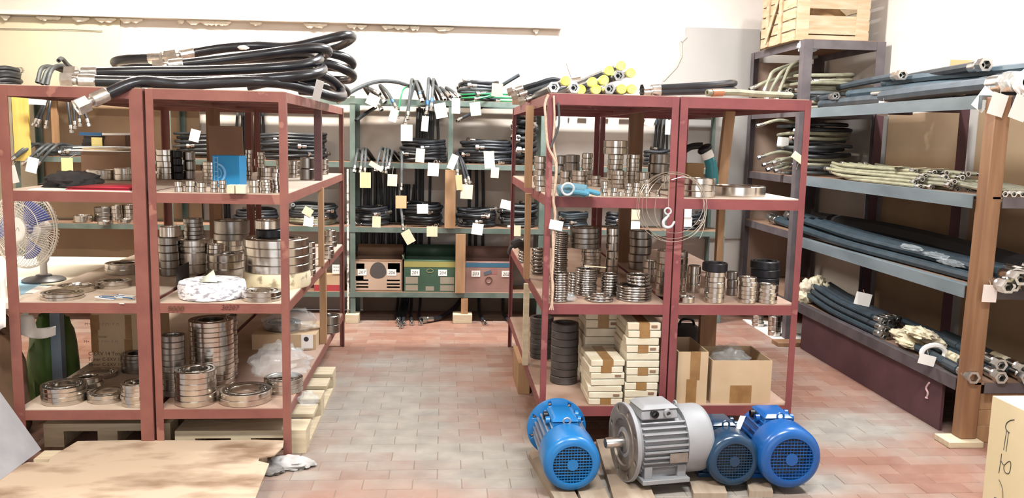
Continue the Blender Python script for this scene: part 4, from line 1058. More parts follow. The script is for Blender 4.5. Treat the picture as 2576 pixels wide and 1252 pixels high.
# paper strip on the race rings
p = ony(1500, 672, 4.6)
tag(MB().bar(ony(1470, 672, 4.56)+Vector((0, 0, .008)), ony(1524, 675, 4.56)+Vector((0, 0, .006)), .03, .002).build('paper_strip', M_TAG), 'curled paper strip lying on the race ring stack', 'paper')
crumple('film_scrap', tuple(onz(1432, 762, ZR1)+Vector((.0, .06, 0))), .04, .035, .03, M_FILM, 'small scrap of clear film between the race rings', 'film', 21, .5)
# ================================================================== hoses
_nut = {}
def hexpts(R): return [(R*math.cos(PI/3*k), R*math.sin(PI/3*k)) for k in range(6)]
def fitting(par, p, d, r, kind, hm=None):
    """crimped end piece at p pointing along d; returns nothing"""
    d = Vector(d).normalized(); p = Vector(p)-d*r*.6
    if kind == 'none': return
    if kind == 'cut':
        MB().lathe([(r, r*.4), (r, r*2.2), (r*.56, r*2.2), (r*.56, r*.4)], 12, p, d, closed=True).build('open_end', hm or M_HOSE_D, par); return
    f = MB().lathe([(r*1.05, 0), (r*1.18, r*.15), (r*1.18, r*2.6), (r*.85, r*2.9), (r*.72, r*3.0), (r*.72, r*3.8), (r*.5, r*3.8), (r*.5, 0)], 12, p, d, closed=True).build('ferrule', M_CHROME, par)
    q = p+d*r*3.5
    if kind == 'cap':
        MB().lathe([(r*1.2, 0), (r*1.42, r*.1), (r*1.42, r*1.7), (r*1.25, r*1.9), (r*1.15, r*1.82), (0, r*1.8)], 16, q, d).build('end_cap', M_YCAP, par); return
    if kind == 'flange':
        a, b, e = frame(d); mb = MB(); n = 40
        poly = [(r*(1.75+.45*max(0, math.cos(4*t+.6))**2)*math.cos(t), r*(1.75+.45*max(0, math.cos(4*t+.6))**2)*math.sin(t)) for t in [2*PI*k/n for k in range(n)]]
        mb.prism(poly, q, a, b, d, r*.5)
        fl = mb.build('flange', M_WHITE, par); org = wloc(par); hc = MB().lathe([(r*.74, -r), (r*.74, r*2)], 20, q-org, d)
        MB().lathe([(r*1.45, r*.45), (r*1.3, r*1.1), (r*.75, r*1.1), (r*.75, r*.3)], 20, q, d, closed=True).build('collar', M_WHITE, fl)
        for k in range(4):
            t = 2*PI*k/4-.15; hc.lathe([(r*.2, -r), (r*.2, r*2)], 12, q-org+a*math.cos(t)*r*1.78+b*math.sin(t)*r*1.78, d)
        cut_holes(fl, hc)
        return
    a, b, e = frame(d); R = r*1.45; L = r*1.9
    mb = MB(); hx = hexpts(R)
    V = [q+a*x+b*y for x, y in hx]+[q+a*x+b*y+d*L for x, y in hx]+[q+a*x*.62+b*y*.62+d*L for x, y in hx]+[q+a*x*.5+b*y*.5+d*L*.35 for x, y in hx]+[q+a*x*.48+b*y*.48 for x, y in hx]
    F = [(i, (i+1) % 6, 6+(i+1) % 6, 6+i) for i in range(6)]+[(6+i, 6+(i+1) % 6, 12+(i+1) % 6, 12+i) for i in range(6)]+[(12+i, 12+(i+1) % 6, 18+(i+1) % 6, 18+i) for i in range(6)]+[(18+i, 18+(i+1) % 6, 24+(i+1) % 6, 24+i) for i in range(6)]+[((i+1) % 6, i, 24+i, 24+(i+1) % 6) for i in range(6)]
    mb.add(V, F); nt = mb.build('nut', M_CHROME, par)
def hose(label, pts, r, m, ends=('nut', 'nut'), group=None, seg=5, n=8, name='hydraulic_hose', band=None):
    P = crom(pts, seg); t = thing(name, label, 'hose', P[0], group)
    MB().tube(P, r, n).build('hose_body', m, t)
    fitting(t, P[0], P[0]-P[1], r, ends[0], m); fitting(t, P[-1], P[-1]-P[-2], r, ends[1], m)
    if band:
        k = len(P)-2; MB().tube([P[k-1], P[k]], r*1.12, n).build('colour_band', band, t)
    return t
def ph(L): return [ony(u, v, y) for u, v, y in L]
def coil(label, cx, cy, z0, rx, ry, r, turns, m, group=None, tail=None, ends=('nut', 'nut'), a0=0., rise=None, jit=.12, tilt=0.):
    n = int(turns*20); pts = []; rise = rise if rise is not None else 1.9*r
    j1, j2, p1, p2 = random.uniform(-jit, jit), random.uniform(-jit, jit), random.uniform(0, 6), random.uniform(0, 6)
    for k in range(n+1):
        a = a0+2*PI*k/20; s = 1+j1*math.sin(.53*a+p1)*.6+j2*math.sin(.31*a+p2)*.5
        pts.append(Vector((cx+rx*s*math.cos(a), cy+ry*s*math.sin(a), z0+r+rise*k/20+tilt*math.cos(a)+.35*r*math.sin(3*a+p1))))
    t = thing('coiled_hose', label, 'hose', (cx, cy, z0), group)
    if tail: pts = crom(tail, 4)+pts
    MB().tube(pts, r, 8).build('hose_body', m, t)
    fitting(t, pts[0], pts[0]-pts[1], r, ends[0], m); fitting(t, pts[-1], pts[-1]-pts[-2], r, ends[1], m)
    return z0+rise*turns
def coil_pile(where, u0, u1, vt, y, z0, ry, r, m, nh, turns, group, ms=None, jit=.12):
    """a pile of coiled hoses between pixel columns u0, u1 resting on z0"""
    a, b = ony(u0, vt, y), ony(u1, vt, y); cx = (a.x+b.x)/2; rx = (b.x-a.x)/2-r*1.3
    H = max(a.z-z0, .05); rise = max((H-2*r)/(nh*turns+.001), .6*r); z = z0
    for k in range(nh):
        w = 'lowest' if k == 0 else 'topmost' if k == nh-1 else ('middle' if nh == 3 else ORD[nh-1-k]+'-down')
        coil((w+' ' if nh > 1 else '')+where, cx+random.uniform(-.01, .01), y+random.uniform(-.01, .01), z, rx*random.uniform(.9, 1), ry*random.uniform(.9, 1), r, turns, (ms or [m])[k % len(ms or [m])], group, a0=random.uniform(3.4, 5.8), rise=rise, jit=jit)
        z += rise*turns

# ---- thick black hoses on top of the left racks
TH = .0285
G1 = 'thick black hoses on the left racks'
zt_ = LH[3]+.004
def lie(L, r=TH):
    P = ph(L)
    for p in P:
        if p.y > LY0+.03 and p.x < -.76 and p.z < zt_+r: p.z = zt_+r
    return P
hose('thick black hose whose big nut hangs over the front beam', lie([(262, 240, 4.14), (350, 232, 4.24), (450, 219, 4.38), (560, 207, 4.45), (650, 205, 4.5), (720, 211, 4.6), (780, 226, 4.72), (838, 243, 4.85), (862, 240, 5.05), (840, 222, 5.3), (760, 215, 5.4)]), TH, M_HOSE_B, ('nut', 'cut'), G1, n=12, seg=6)
hose('thick black hose with the lower silver nut, curving back above the beam', lie([(232, 204, 4.32), (350, 206, 4.36), (500, 206, 4.46), (640, 200, 4.52), (740, 192, 4.6), (795, 184, 4.72), (812, 174, 4.9), (790, 166, 5.08), (700, 168, 5.15), (560, 180, 5.2)]), TH, M_HOSE_B, ('nut', 'cut'), G1, n=12, seg=6)
hose('thick black hose with the upper silver nut, middle of the pile', lie([(238, 184, 4.5), (350, 181, 4.52), (500, 179, 4.58), (650, 173, 4.64), (740, 166, 4.72), (788, 156, 4.82), (803, 147, 4.98), (776, 139, 5.15), (650, 146, 5.25), (520, 158, 5.3)]), TH, M_HOSE_B, ('nut', 'cut'), G1, n=12, seg=6)
hose('thick black hose making the upper front loop of the pile', lie([(455, 162, 4.72), (560, 150, 4.74), (680, 134, 4.8), (770, 122, 4.9), (820, 124, 5.02), (816, 137, 5.2), (750, 146, 5.32), (620, 152, 5.36)]), TH, M_HOSE_B, ('nut', 'cut'), G1, n=12, seg=6)
hose('thick black hose whose loop rises highest behind the pile', lie([(482, 134, 5.1), (560, 121, 5.14), (640, 116, 5.2), (720, 119, 5.3), (800, 104, 5.36), (866, 89, 5.45), (886, 95, 5.62), (850, 116, 5.75), (780, 130, 5.8), (600, 140, 5.8)]), TH, M_HOSE_B, ('nut', 'cut'), G1, n=12, seg=6)
hose('short folded black hose end behind the silver nuts', lie([(382, 146, 5.12), (335, 148, 5.14), (298, 153, 5.2), (290, 158, 5.3), (310, 163, 5.4), (400, 162, 5.45)]), TH, M_HOSE_B, ('nut', 'cut'), G1, n=12, seg=6)
hose('thick black hose forming the upper rear loop', lie([(640, 168, 5.5), (730, 140, 5.5), (800, 131, 5.5), (858, 141, 5.58), (886, 158, 5.68), (872, 171, 5.8), (810, 168, 5.9), (700, 172, 5.95)]), TH, M_HOSE_B, ('cut', 'cut'), G1, n=12, seg=6)
hose('thick black hose forming the middle rear loop', lie([(660, 190, 5.45), (760, 160, 5.45), (820, 160, 5.5), (868, 176, 5.58), (888, 190, 5.7), (872, 201, 5.82), (800, 200, 5.95), (700, 205, 5.95)]), TH, M_HOSE_B, ('cut', 'cut'), G1, n=12, seg=6)
hose('thick black hose forming the lowest rear loop behind the strap', lie([(640, 214, 5.3), (740, 196, 5.35), (800, 196, 5.4), (846, 214, 5.5), (872, 232, 5.6), (850, 236, 5.8), (770, 230, 5.9)]), TH, M_HOSE_B, ('cut', 'cut'), G1, n=12, seg=6)
hose('thick black hose lying between the front and rear loops', lie([(700, 186, 4.95), (760, 178, 4.98), (800, 186, 5.02), (836, 204, 5.12), (858, 228, 5.25), (840, 236, 5.4)]), TH, M_HOSE_B, ('cut', 'cut'), G1, n=12, seg=6)
p, q = ony(806, 203, 4.62), ony(794, 252, 4.66)
tag(MB().bar(p, q, .042, .004, (0, -1, 0)).build('strap', mat('strap_grey', 'b4b0ae', .7)), 'pale grey strap hanging over the thick black hoses', 'strap')
p = ony(612, 122, 5.1); crumple('torn_label', (p.x, p.y, p.z+.005), .03, .01, .012, M_PAPER, 'torn white label stuck on a thick black hose', 'label', 4, .5, flat=False)

# ---- hoses with yellow caps on top of the race ring rack
G2 = 'capped hoses on the race ring rack'
zr = RH[3]+.004
def end_hose(u, v, yend, ylen, r, kind, label, m=M_HOSE_B, du=0., grp=G2):
    p = ony(u, v, yend); p.z = max(p.z, zr+r*1.45)
    q = p+Vector((du, ylen, 0)); q.z = max(min(p.z, zr+.2), zr+r)
    return hose(label, [p, p.lerp(q, .4), q], r, m, (kind, 'none'), grp, name='capped_hose')
for u, v, k, lab in ((1418, 206, 'cap', 'hose with a yellow cap resting on the two silver nuts'), (1388, 229, 'nut', 'silver-nutted hose at the rope end of the pile'), (1437, 229, 'nut', 'silver-nutted hose below the lone yellow cap'),
                     (1455, 229, 'cap', 'hose with a yellow cap half hidden by the silver nut'), (1484, 209, 'cap', 'hose with a bright yellow cap, second row of the pile'), (1493, 227, 'cap', 'hose with a dull yellow cap under the second row'),
                     (1512, 204, 'cap', 'hose with a yellow cap beside the topmost silver nut'), (1525, 181, 'cap', 'hose with a pale yellow cap in the third row'), (1548, 193, 'nut', 'silver-nutted hose at the heart of the pile'),
                     (1525, 227, 'nut', 'silver-nutted hose between the bottom yellow caps'), (1555, 168, 'cap', 'hose with the palest cap on the very top of the pile'), (1579, 186, 'cap', 'hose with a pale cap at the slope of the pile'),
                     (1556, 226, 'cap', 'hose with a clean yellow cap at the bottom of the pile'), (1581, 226, 'cap', 'hose with a yellow cap next to the lying silver couplings')):
    end_hose(u, v, 4.42+(.10 if k == 'cap' else 0)+(.12 if v < 200 else 0), 1.1+random.uniform(0, .4), .0185 if k == 'cap' else .0205, k, lab)
for v, dv, lab in ((222, -8, 'upper black hose of the folded pair lying along the rack top'), (232, 0, 'lower black hose of the folded pair lying along the rack top')):
    L = [(1655, v, 4.75), (1730, v-2+dv/3, 4.8), (1800, v-4+dv*.6, 4.85), (1838, v-5+dv, 4.95), (1840, v-3+dv, 5.15), (1760, v-2, 5.3)]
    P = [max_ for max_ in ph(L)]
    for i_, p in enumerate(P): p.z = max(p.z, zr+.024)
    hose(lab, P, .021, M_HOSE_B, ('nut', 'cut'), 'folded hose pair', n=10, name='capped_hose')
P = ph([(1790, 233, 4.5), (1850, 232, 4.55), (1900, 236, 4.65), (1990, 240, 4.9)]); 
for p in P: p.z = max(p.z, zr+.02)
hose('grey-green hose with a copper end lying across the carton rack top', P, .018, M_HOSE_O, ('cut', 'none'))
MB().tube([P[0], P[0].lerp(P[1], .45)], .0215, 12).build('copper_sleeve', mat('copper', 'b07a5c', .3, .8), bpy.data.objects['hydraulic_hose' if False else [o.name for o in COL.objects if o.name.startswith('hydraulic_hose')][-1]])
# grey hoses draped over the aisle side of the race ring rack top
for k, (u, v, lab) in enumerate(((1312, 222, 'upper grey hose end'), (1322, 233, 'middle grey hose end'), (1340, 246, 'lowest grey hose end'))):
    P = ph([(u, v, 5.3), (u+40, v-12, 5.3), (u+80, v-22, 5.35), (u+120, v-6, 5.45)])
    for p in P: p.z = max(p.z, zr+.02)
    hose(lab+' at the aisle corner of the race ring rack top', P, .019, M_HOSE_G if k else M_HOSE_D, ('nut', 'none'))
# small wooden offcut there
p = ony(1308, 247, 5.9); tag(MB().box(p.x-.05, p.x+.06, 5.88, 5.95, zr, zr+.09).build('timber_block', M_CARDD), 'brown offcut on the aisle corner of the race ring rack top', 'timber')

# ---- coils on the green rack
G3 = 'coils on the green rack'
zg = [z+.002 for z in GZ]
YC = 7.64
coil_pile('black coil beneath the shelf tags, mid shelf of the green rack', 1004, 1128, 346, YC, zg[2], .17, .0145, M_HOSE_D, 3, 2.6, G3)
coil_pile('black coil right of the middle stud, mid shelf', 1152, 1296, 348, YC, zg[2], .17, .0145, M_HOSE_D, 3, 2.6, G3)
coil_pile('black coil near the peeling post, lower shelf', 885, 985, 515, YC, zg[1], .17, .014, M_HOSE_D, 3, 2.3, G3)
coil_pile('black coil left of the wooden stud, lower shelf', 1012, 1116, 506, YC, zg[1], .17, .014, M_HOSE_D, 3, 2.6, G3)
coil_pile('black coil right of the wooden stud, lower shelf', 1143, 1254, 520, YC, zg[1], .17, .014, M_HOSE_D, 3, 2.0, G3)
coil_pile('dull coil behind the aisle post of the race ring rack', 1256, 1352, 508, YC, zg[1], .17, .013, M_HOSE_G, 3, 2.6, G3, [M_HOSE_G, M_HOSE_D])
coil_pile('dark green-black coil on top, right of the hanging fittings', 1148, 1262, 198, YC, zg[3], .17, .0155, M_HOSE_D, 3, 1.6, G3, [M_HOSE_D, M_HOSE_G])
coil_pile('bright green-striped coil under the tag on the top shelf', 1135, 1300, 232, YC-.02, zg[3], .19, .008, M_GREEN, 1, 2.2, None, [M_GREEN])
coil_pile('black coil in the tall dark pile behind the aisle prop', 1290, 1358, 282, YC, zg[2], .17, .02, M_HOSE_D, 4, 1.8, G3)
# coils seen through the racks
coil_pile('black coil seen past the prop of the blue box rack', 652, 822, 330, YC, zg[2], .18, .0145, M_HOSE_D, 4, 2.4, G3)
coil_pile('grey coil seen behind the blue box, upper opening', 432, 600, 330, YC, zg[2], .17, .012, M_HOSE_G, 2, 3, G3, [M_HOSE_G, M_HOSE_D])
coil_pile('grey-brown coil seen beyond the biggest bearings', 724, 852, 508, YC, zg[1], .18, .013, M_HOSE_O, 3, 3, G3, [M_HOSE_O, M_HOSE_D, M_HOSE_G])
coil_pile('dark coil behind the red prop, lower opening', 590, 700, 522, YC, zg[1], .17, .014, M_HOSE_D, 2, 2.5, G3)
coil_pile('slate coil seen behind the race ring columns', 1400, 1480, 530, YC, zg[1], .17, .012, M_HOSE_S, 3, 2.4, G3, [M_HOSE_S])
coil_pile('black coil seen between the timber prop and the doubled posts', 1618, 1690, 372, YC, zg[2], .15, .013, M_HOSE_D, 2, 2.4, G3)
coil_pile('black coil seen under the upper right red beam', 1520, 1560, 530, YC, zg[1], .12, .014, M_HOSE_D, 2, 2., G3)
coil_pile('dark coil behind the carton rack, lower opening', 1690, 1775, 530, YC, zg[1], .16, .015, M_HOSE_D, 2, 2.2, G3)
coil_pile('grey coil behind the fan-side papers, mid shelf', 90, 215, 362, YC, zg[2], .17, .011, M_HOSE_G, 3, 2.2, G3, [M_HOSE_G])
coil_pile('dark coil on the top shelf behind the fan-side rack', -40, 52, 165, YC, zg[3], .16, .02, M_HOSE_D, 3, 1.5, G3)
# ---- hoses draped over the front edge of the green rack
def drape(label, u, v, uz, vt, z, r, m, band=None, kind='nut', grp=None, yf=7.36, ub=None):
    P = [ony(ub or uz+20, vt+40, 7.8), ony(uz, vt, 7.58), ony((u+uz)/2, (vt*2+v)/3, 7.42), ony(u, v, yf)]
    P[0].z = z+r; P[1].z = max(P[1].z, z+r)
    return hose(label, P, r, m, (kind, kind), grp, band=band)
hose('long grey hose arching from the left rack onto the green top shelf', ph([(866, 243, 7.3), (900, 222, 7.36), (950, 205, 7.5), (1005, 208, 7.6), (1065, 232, 7.7)]), .017, M_HOSE_G, ('nut', 'none'))
D1 = 'hose ends over the top shelf edge'
for u, v, uz, vt, bd, m, lab in ((944, 230, 915, 218, None, M_HOSE_G, 'grey hose end above the pinkish tag'), (958, 246, 925, 222, None, M_HOSE_G, 'grey hose end lying on the pinkish tag'), (953, 262, 930, 228, None, M_HOSE_D, 'grey hose end lowest by the pinkish tag'),
                          (992, 262, 955, 215, M_BLUEF, M_HOSE_G, 'grey hose with a blue band over the top shelf'), (1027, 282, 1038, 200, None, M_HOSE_G, 'grey hose drooping to a bright nut'), (1021, 300, 1050, 204, None, M_HOSE_G, 'grey hose drooping lowest to a bright nut'),
                          (1058, 240, 1045, 206, M_BLUEF, M_HOSE_G, 'grey hose with a blue ring beside the twin arches'), (1074, 270, 1080, 198, M_BLUEF, M_HOSE_G, 'blue-banded hose of the twin arches, left strand'), (1086, 262, 1092, 200, M_BLUEF, M_HOSE_G, 'blue-banded hose of the twin arches, right strand'),
                          (1112, 238, 1095, 218, None, M_HOSE_G, 'grey hose end facing out under the white tag'), (1124, 234, 1108, 222, None, M_HOSE_G, 'grey hose end facing out between two others'), (1146, 236, 1122, 222, None, M_HOSE_G, 'grey hose end above the narrow white tag')):
    drape(lab, u, v, uz, vt, zg[3], .0135, m, bd, grp=D1)
hose('thin green hose hanging beside the twin nuts', ph([(1024, 218, 7.55), (1014, 226, 7.42), (1006, 255, 7.37), (1002, 288, 7.36)]), .0075, M_GREEN, ('none', 'nut'))
hose('bright green hose with a white fitting on the top shelf', ph([(1246, 235, 7.45), (1225, 243, 7.40), (1205, 247, 7.37)]), .009, M_GREEN, ('none', 'nut'))
hose('black hose stub poking down below the top shelf', ph([(1225, 262, 7.7), (1195, 280, 7.5), (1160, 298, 7.36)]), .013, M_HOSE_D, ('none', 'nut'))
hose('dark hose bundle strand slanting behind the peeling post', ph([(945, 270, 7.7), (920, 285, 7.5), (900, 300, 7.42)]), .016, M_HOSE_D, ('none', 'cut'))
hose('grey-blue hose end standing up from the top coil', ph([(1262, 215, 7.5), (1278, 205, 7.45), (1300, 192, 7.42)]), .016, M_HOSE_S, ('none', 'cut'))
D2 = 'hose ends over the mid shelf edge'
for i_, (u, v, uz, vt) in enumerate(((893, 418, 902, 376), (908, 420, 915, 374), (918, 424, 922, 374), (948, 416, 962, 372), (962, 420, 972, 374), (972, 422, 978, 376), (980, 412, 990, 380))):
    drape('grey hose end drooping left of the coils, mid shelf', u, v, uz, vt, zg[2], .0115, M_HOSE_G, grp=D2)
drape('single hose hanging deepest from the mid shelf to a tag', 1010, 462, 1012, 380, zg[2], .0115, M_HOSE_G)
for u, v, lab in ((1151, 428, 'left'), (1170, 452, 'middle'), (1178, 446, 'right')):
    drape('%s black hose of the trio hanging beside the wooden stud' % lab, u, v, 1150, 385, zg[2], .0125, M_HOSE_D)
drape('hose end hanging from the lower shelf to a tilted tag', 1013, 565, 1008, 520, zg[1], .011, M_HOSE_G)
# left end, seen under the fan-side top beam
for u, v, ut in ((92, 300, 112), (100, 302, 116), (118, 305, 126), (178, 316, 170), (188, 306, 184), (200, 300, 196), (219, 300, 206)):
    hose('black hose end dangling under the top shelf behind the fan-side rack', [ony(ut, 232, 7.5), ony(ut, 255, 7.38), ony(u, v, 7.36)], .0125, M_HOSE_D, ('none', 'nut'), 'dangling ends behind the fan-side rack')
for k, (u, v, uz, vt) in enumerate(((96, 200, 130, 168), (108, 204, 150, 172), (120, 206, 160, 165), (150, 150, 180, 170))):
    P = ph([(u, v, 7.36), ((u+uz)/2-8, (v+vt)/2-12, 7.42), (uz, vt, 7.55), (uz+50, vt+20, 7.7)])
    hose('grey hose spilling over the top shelf behind the silver nuts', P, .018, M_HOSE_G, ('cut', 'none'), 'grey hoses behind the silver nuts')
for k, (u, v) in enumerate(((70, 402), (84, 405), (100, 408), (28, 400), (38, 396))):
    P = ph([(u, v, 7.34), (u+30, 375, 7.38), (u+55, 362, 7.5), (u+95, 370, 7.7)])
    hose('grey hose end drooping from the mid shelf beside the yellow board', P, .0125, M_HOSE_G, ('nut', 'none'), 'grey ends by the yellow board')
# ---- long hoses hanging down the wall behind the green rack
G4 = 'hoses hanging behind the green rack'
def hang(u, ztop, zbot, m, r=.0125, lab='long dark hose hanging straight down the back wall', foot=False, grp=G4):
    x = ony(u, 500, 7.9).x+random.uniform(-.004, .004); y = BW-.032-random.uniform(0, .01)
    P = [Vector((x+random.uniform(-.02, .02), y, ztop)), Vector((x+random.uniform(-.012, .012), y-.005, (ztop*2+zbot)/3)), Vector((x, y, (ztop+2*zbot)/3)), Vector((x+random.uniform(-.02, .02), y, zbot))]
    if foot: P[-1] = Vector((x, y-.02, .12)); P += [Vector((x+random.uniform(-.02, .02), 7.66, .035)), Vector((x+random.uniform(-.03, .03), foot, .022))]
    hose(lab, P, r, m, ('none', 'nut' if foot else 'cut'), grp)
for k, u in enumerate((908, 916, 925, 933, 941, 950, 958, 966, 975, 984, 992)):
    hang(u, 1.42, .5 if k % 3 else .25, M_HOSE_G if k % 2 else M_HOSE_D, .013, 'long grey-black hose in the dense row left of the coils', grp='dense row of hanging hoses')
for u in (1046, 1057, 1064, 1081): hang(u, 1.9, .45, M_HOSE_D, .0125, 'long black hose hanging behind the wooden stud', grp='hanging hoses by the stud')
for u in (1050, 1072, 1086, 1100): hang(u, 1.96, 1.42, M_HOSE_G, .0125, 'grey hose hanging in the upper opening above the coil', grp='hanging hoses above the coil')
for u, u2 in ((1184, 0), (1197, 0), (1216, 0)): hang(u, 1.42, .36, M_HOSE_D, .0145, 'thick black hose hanging right of the middle stud', grp='hanging hoses right of the stud')
for u in (600, 610, 620, 630, 642, 652, 664): hang(u, 1.95, 1.2, M_HOSE_D if u % 20 else M_HOSE_G, .013, 'dark hose hanging behind the blue box rack, upper opening', grp='hanging hoses behind the blue box rack')
for u in (478, 487, 496, 505, 566, 574): hang(u, 1.4, .5, M_HOSE_D, .016, 'dark hose hanging behind the bearing stacks, middle opening', grp='hanging hoses behind the bearing stacks')
for u in (1640, 1651, 1662, 1673, 1684): hang(u, 1.95, 1.3, M_HOSE_D if u % 2 else M_HOSE_S, .013, 'dark hose hanging beside the doubled posts of the right racks', grp='hanging hoses beside the doubled posts')
for u in (150, 165, 180, 120, 133): hang(u, 1.4, .95, M_HOSE_D, .013, 'dark hose hanging behind the fan-side shelf', grp='hanging hoses behind the fan-side shelf')
for u, y in ((1003, 7.40), (1012, 7.30), (1020, 7.33), (1026, 7.22), (1036, 7.34), (1060, 7.34), (1012, 7.44)): hang(u, 1.2, .1, M_HOSE_D, .0125, 'black hose whose nut rests on the bricks before the green rack', y, grp='nuts on the bricks')
for u, y in ((1208, 7.36), (1270, 7.36)): hang(u, .6, .1, M_HOSE_D, .015, 'black hose foot with a nut right of the timber block', y, grp='nuts right of the timber block')
hose('fat black hose lying on the bricks under the green rack', [(ony(1085, 800, 7.5).x, 7.42, .03), (ony(1110, 790, 7.5).x, 7.5, .032), (ony(1150, 770, 7.6).x, 7.7, .1), (ony(1180, 740, 7.7).x, 7.88, .25)], .022, M_HOSE_B, ('nut', 'none'))
tag(MB().box(-.75, .9, BW-.03, BW-.004, 0, .17).build('shade_strip', mat('shade_strip_brown', '75614f', .8)), 'brown strip standing in for shade at the foot of the back wall', 'board')  # added strip, its brown stands in for the shade under the green rack

# ---- right wall rack: straight hoses
def run(label, pts, r, m, ends, group): return hose(label, pts, r, m, ends, group, name='straight_hose')
R1 = 'thick slate hoses on the top of the long rack'
zt = hz[3]+.003
for X0, Yf, X1, Yn, dz, r, kind, lab, bow in (
    (3.02, 6.60, 3.13, 5.02, 0, .036, 'none', 'thick slate hose curving along the beam on the long rack top', .0),
    (3.16, 6.62, 3.30, 4.55, 0, .036, 'none', 'thick slate hose along the middle of the long rack top', .02),
    (3.30, 6.60, 3.42, 4.40, 0, .034, 'none', 'thick slate hose by the wall on the long rack top', 0),
    (3.10, 6.3, 3.22, 4.50, .068, .034, 'none', 'thick slate hose in the second layer near the beam', .02),
    (3.26, 6.2, 3.38, 4.45, .068, .034, 'none', 'thick slate hose in the second layer near the wall', 0),
    (3.16, 5.9, 3.26, 4.55, .134, .033, 'none', 'thick slate hose in the third layer near the beam', .01),
    (3.30, 6.0, 3.36, 4.42, .134, .033, 'none', 'thick slate hose in the third layer near the wall', .01)):
    run(lab, [(X0, Yf, zt+r+dz), (X0*.6+X1*.4+bow, Yf*.6+Yn*.4, zt+r+dz+.008), (X0*.2+X1*.8, Yf*.2+Yn*.8, zt+r+dz), (X1, Yn, zt+r+dz)], r, M_HOSE_T if dz else M_HOSE_S, ('cut', kind), R1)
def endp(u, v, y): return ony(u, v, y)
for u, v, y, ln, r, kind, m, lab in ((2251, 192, 5.75, .7, .026, 'nut', M_HOSE_S, 'hose with a silver nut resting highest in the middle of the long rack top'), (2230, 243, 5.72, .6, .024, 'nut', M_HOSE_S, 'hose with a silver nut and white tag at the beam edge'),
                               (2448, 168, 4.95, .8, .030, 'nut', M_HOSE_D, 'black hose with a broad silver nut on the upper pile'), (2400, 230, 4.95, .7, .022, 'nut', M_HOSE_S, 'hose whose silver nut lies against the beam'),
                               (2500, 211, 4.52, .8, .040, 'nut', M_HOSE_S, 'fattest hose with a pale round end above the timber post'), (2541, 211, 4.40, .8, .034, 'flange', M_HOSE_S, 'hose ending in a white four-bolt flange'), (2588, 212, 4.38, .8, .036, 'nut', M_HOSE_S, 'hose with a coppery end cut off by the wall side'),
                               (2092, 243, 6.45, .6, .022, 'nut', M_HOSE_S, 'hose with a white-painted end by the tall rack post')):
    p = ony(u, v, y); p.z = max(p.z, zt+r*1.4); p.x = max(p.x, 2.93)
    q = p+Vector((.10 if u < 2500 else .0, ln*1.5, .0)); q.z = max(zt+r, p.z-.015); q.x = min(q.x, 3.46)
    run(lab, [p, p.lerp(q, .5)+Vector((0, 0, .003)), q], r, m, (kind, 'none'), None)
hose('glossy black hose rising steeply at the near end of the long rack top', [(3.20, 4.9, zt+.11), (3.26, 4.6, zt+.15), (3.36, 4.25, zt+.23)], .03, M_HOSE_B, ('none', 'none'), name='straight_hose')
tag(MB().box(ony(2400, 150, 5.3).x-.02, ony(2450, 150, 5.3).x+.02, 5.3, 5.31, ony(2400, 172, 5.3).z-.02, ony(2400, 150, 5.3).z).build('cardboard_scrap', M_CARD), 'brown cardboard scrap standing behind the slate hoses', 'cardboard')
tag(MB().tube([(3.04, 5.9, zt+.085), (3.12, 5.1, zt+.085)], .013, 10).build('white_rod', M_CHROME), 'bare metal rod lying on the slate hoses', 'rod')
# thin khaki hoses
R2 = 'thin khaki hoses on the second level'
z2 = hz[2]+.002; k = 0
for lay in range(5):
    farl = random.uniform(-.03, .08)
    for i_ in range(11-lay):
        X = 2.965+.034*i_+.017*lay+random.uniform(-.006, .006); yn = random.uniform(4.72, 5.2)+.03*lay; yf = random.uniform(6.2, 6.6)
        r = .0125; z = z2+r+lay*.022
        far = farl+random.uniform(-.008, .008)
        run('thin khaki hose in the %s layer of the heap on the second level' % ('bottom', 'second', 'third', 'fourth', 'top')[lay], [(min(X+far+.05, 3.44), yf, z+.012), (X+far*.4, (yf+yn)/2+.3, z+.006*math.sin(k)), (X, yn+.2, z), (X-.01, yn, z)], r, random.choice((M_HOSE_K, M_HOSE_K, M_HOSE_O)), ('nut' if k % 2 else 'cut', 'nut'), R2); k += 1
for i_ in range(7):
    X = 3.02+.05*i_
    run('thin olive hose at the near end behind the orange timber post', [(X+.03, 4.9, z2+.05), (X+.02, 4.6, z2+.03), (X, 4.38, z2+.018)], .0125, M_HOSE_O, ('cut', 'nut'), 'olive hoses behind the orange post')
# thick teal hoses
R3 = 'thick blue-grey hoses on the third level'
z3 = hz[1]+.003; r = .029
for X0, Yf, X1, Yn, lay, lab in ((2.94, 7.2, 3.00, 4.34, 0, 'nearest the beam'), (3.01, 7.3, 3.075, 4.40, 0, 'second from the beam'), (3.08, 7.1, 3.15, 4.36, 0, 'third from the beam'), (3.16, 7.2, 3.21, 4.42, 0, 'fourth from the beam'),
                            (2.98, 6.9, 3.04, 4.30, 1, 'lying on the two by the beam'), (3.06, 7.0, 3.11, 4.36, 1, 'lying on the middle two'), (3.13, 7.1, 3.17, 4.46, 1, 'lying over the third and fourth')):
    z = z3+r+lay*.052
    run('thick blue-grey hose on the third level, '+lab, [(X0-.02, Yf, z+.06), (X0, Yf-.5, z+.035), (X0*.6+X1*.4+random.uniform(-.02, .02), 5.9, z+.01), (X0*.3+X1*.7+random.uniform(-.015, .015), 5.1, z), (X1, Yn, z)], r, M_HOSE_T, ('nut', 'nut'), R3)
for k_, X in enumerate((3.32,)):
    run('very thick black hose along the wall on the third level', [(X-.1, 6.9, z3+.11), (X, 6.0, z3+.115), (X, 5.2, z3+.105), (X, 4.42, z3+.078)], .072, mat('hose_matt_black', '1a1618', .8), ('cut', 'nut'), None)
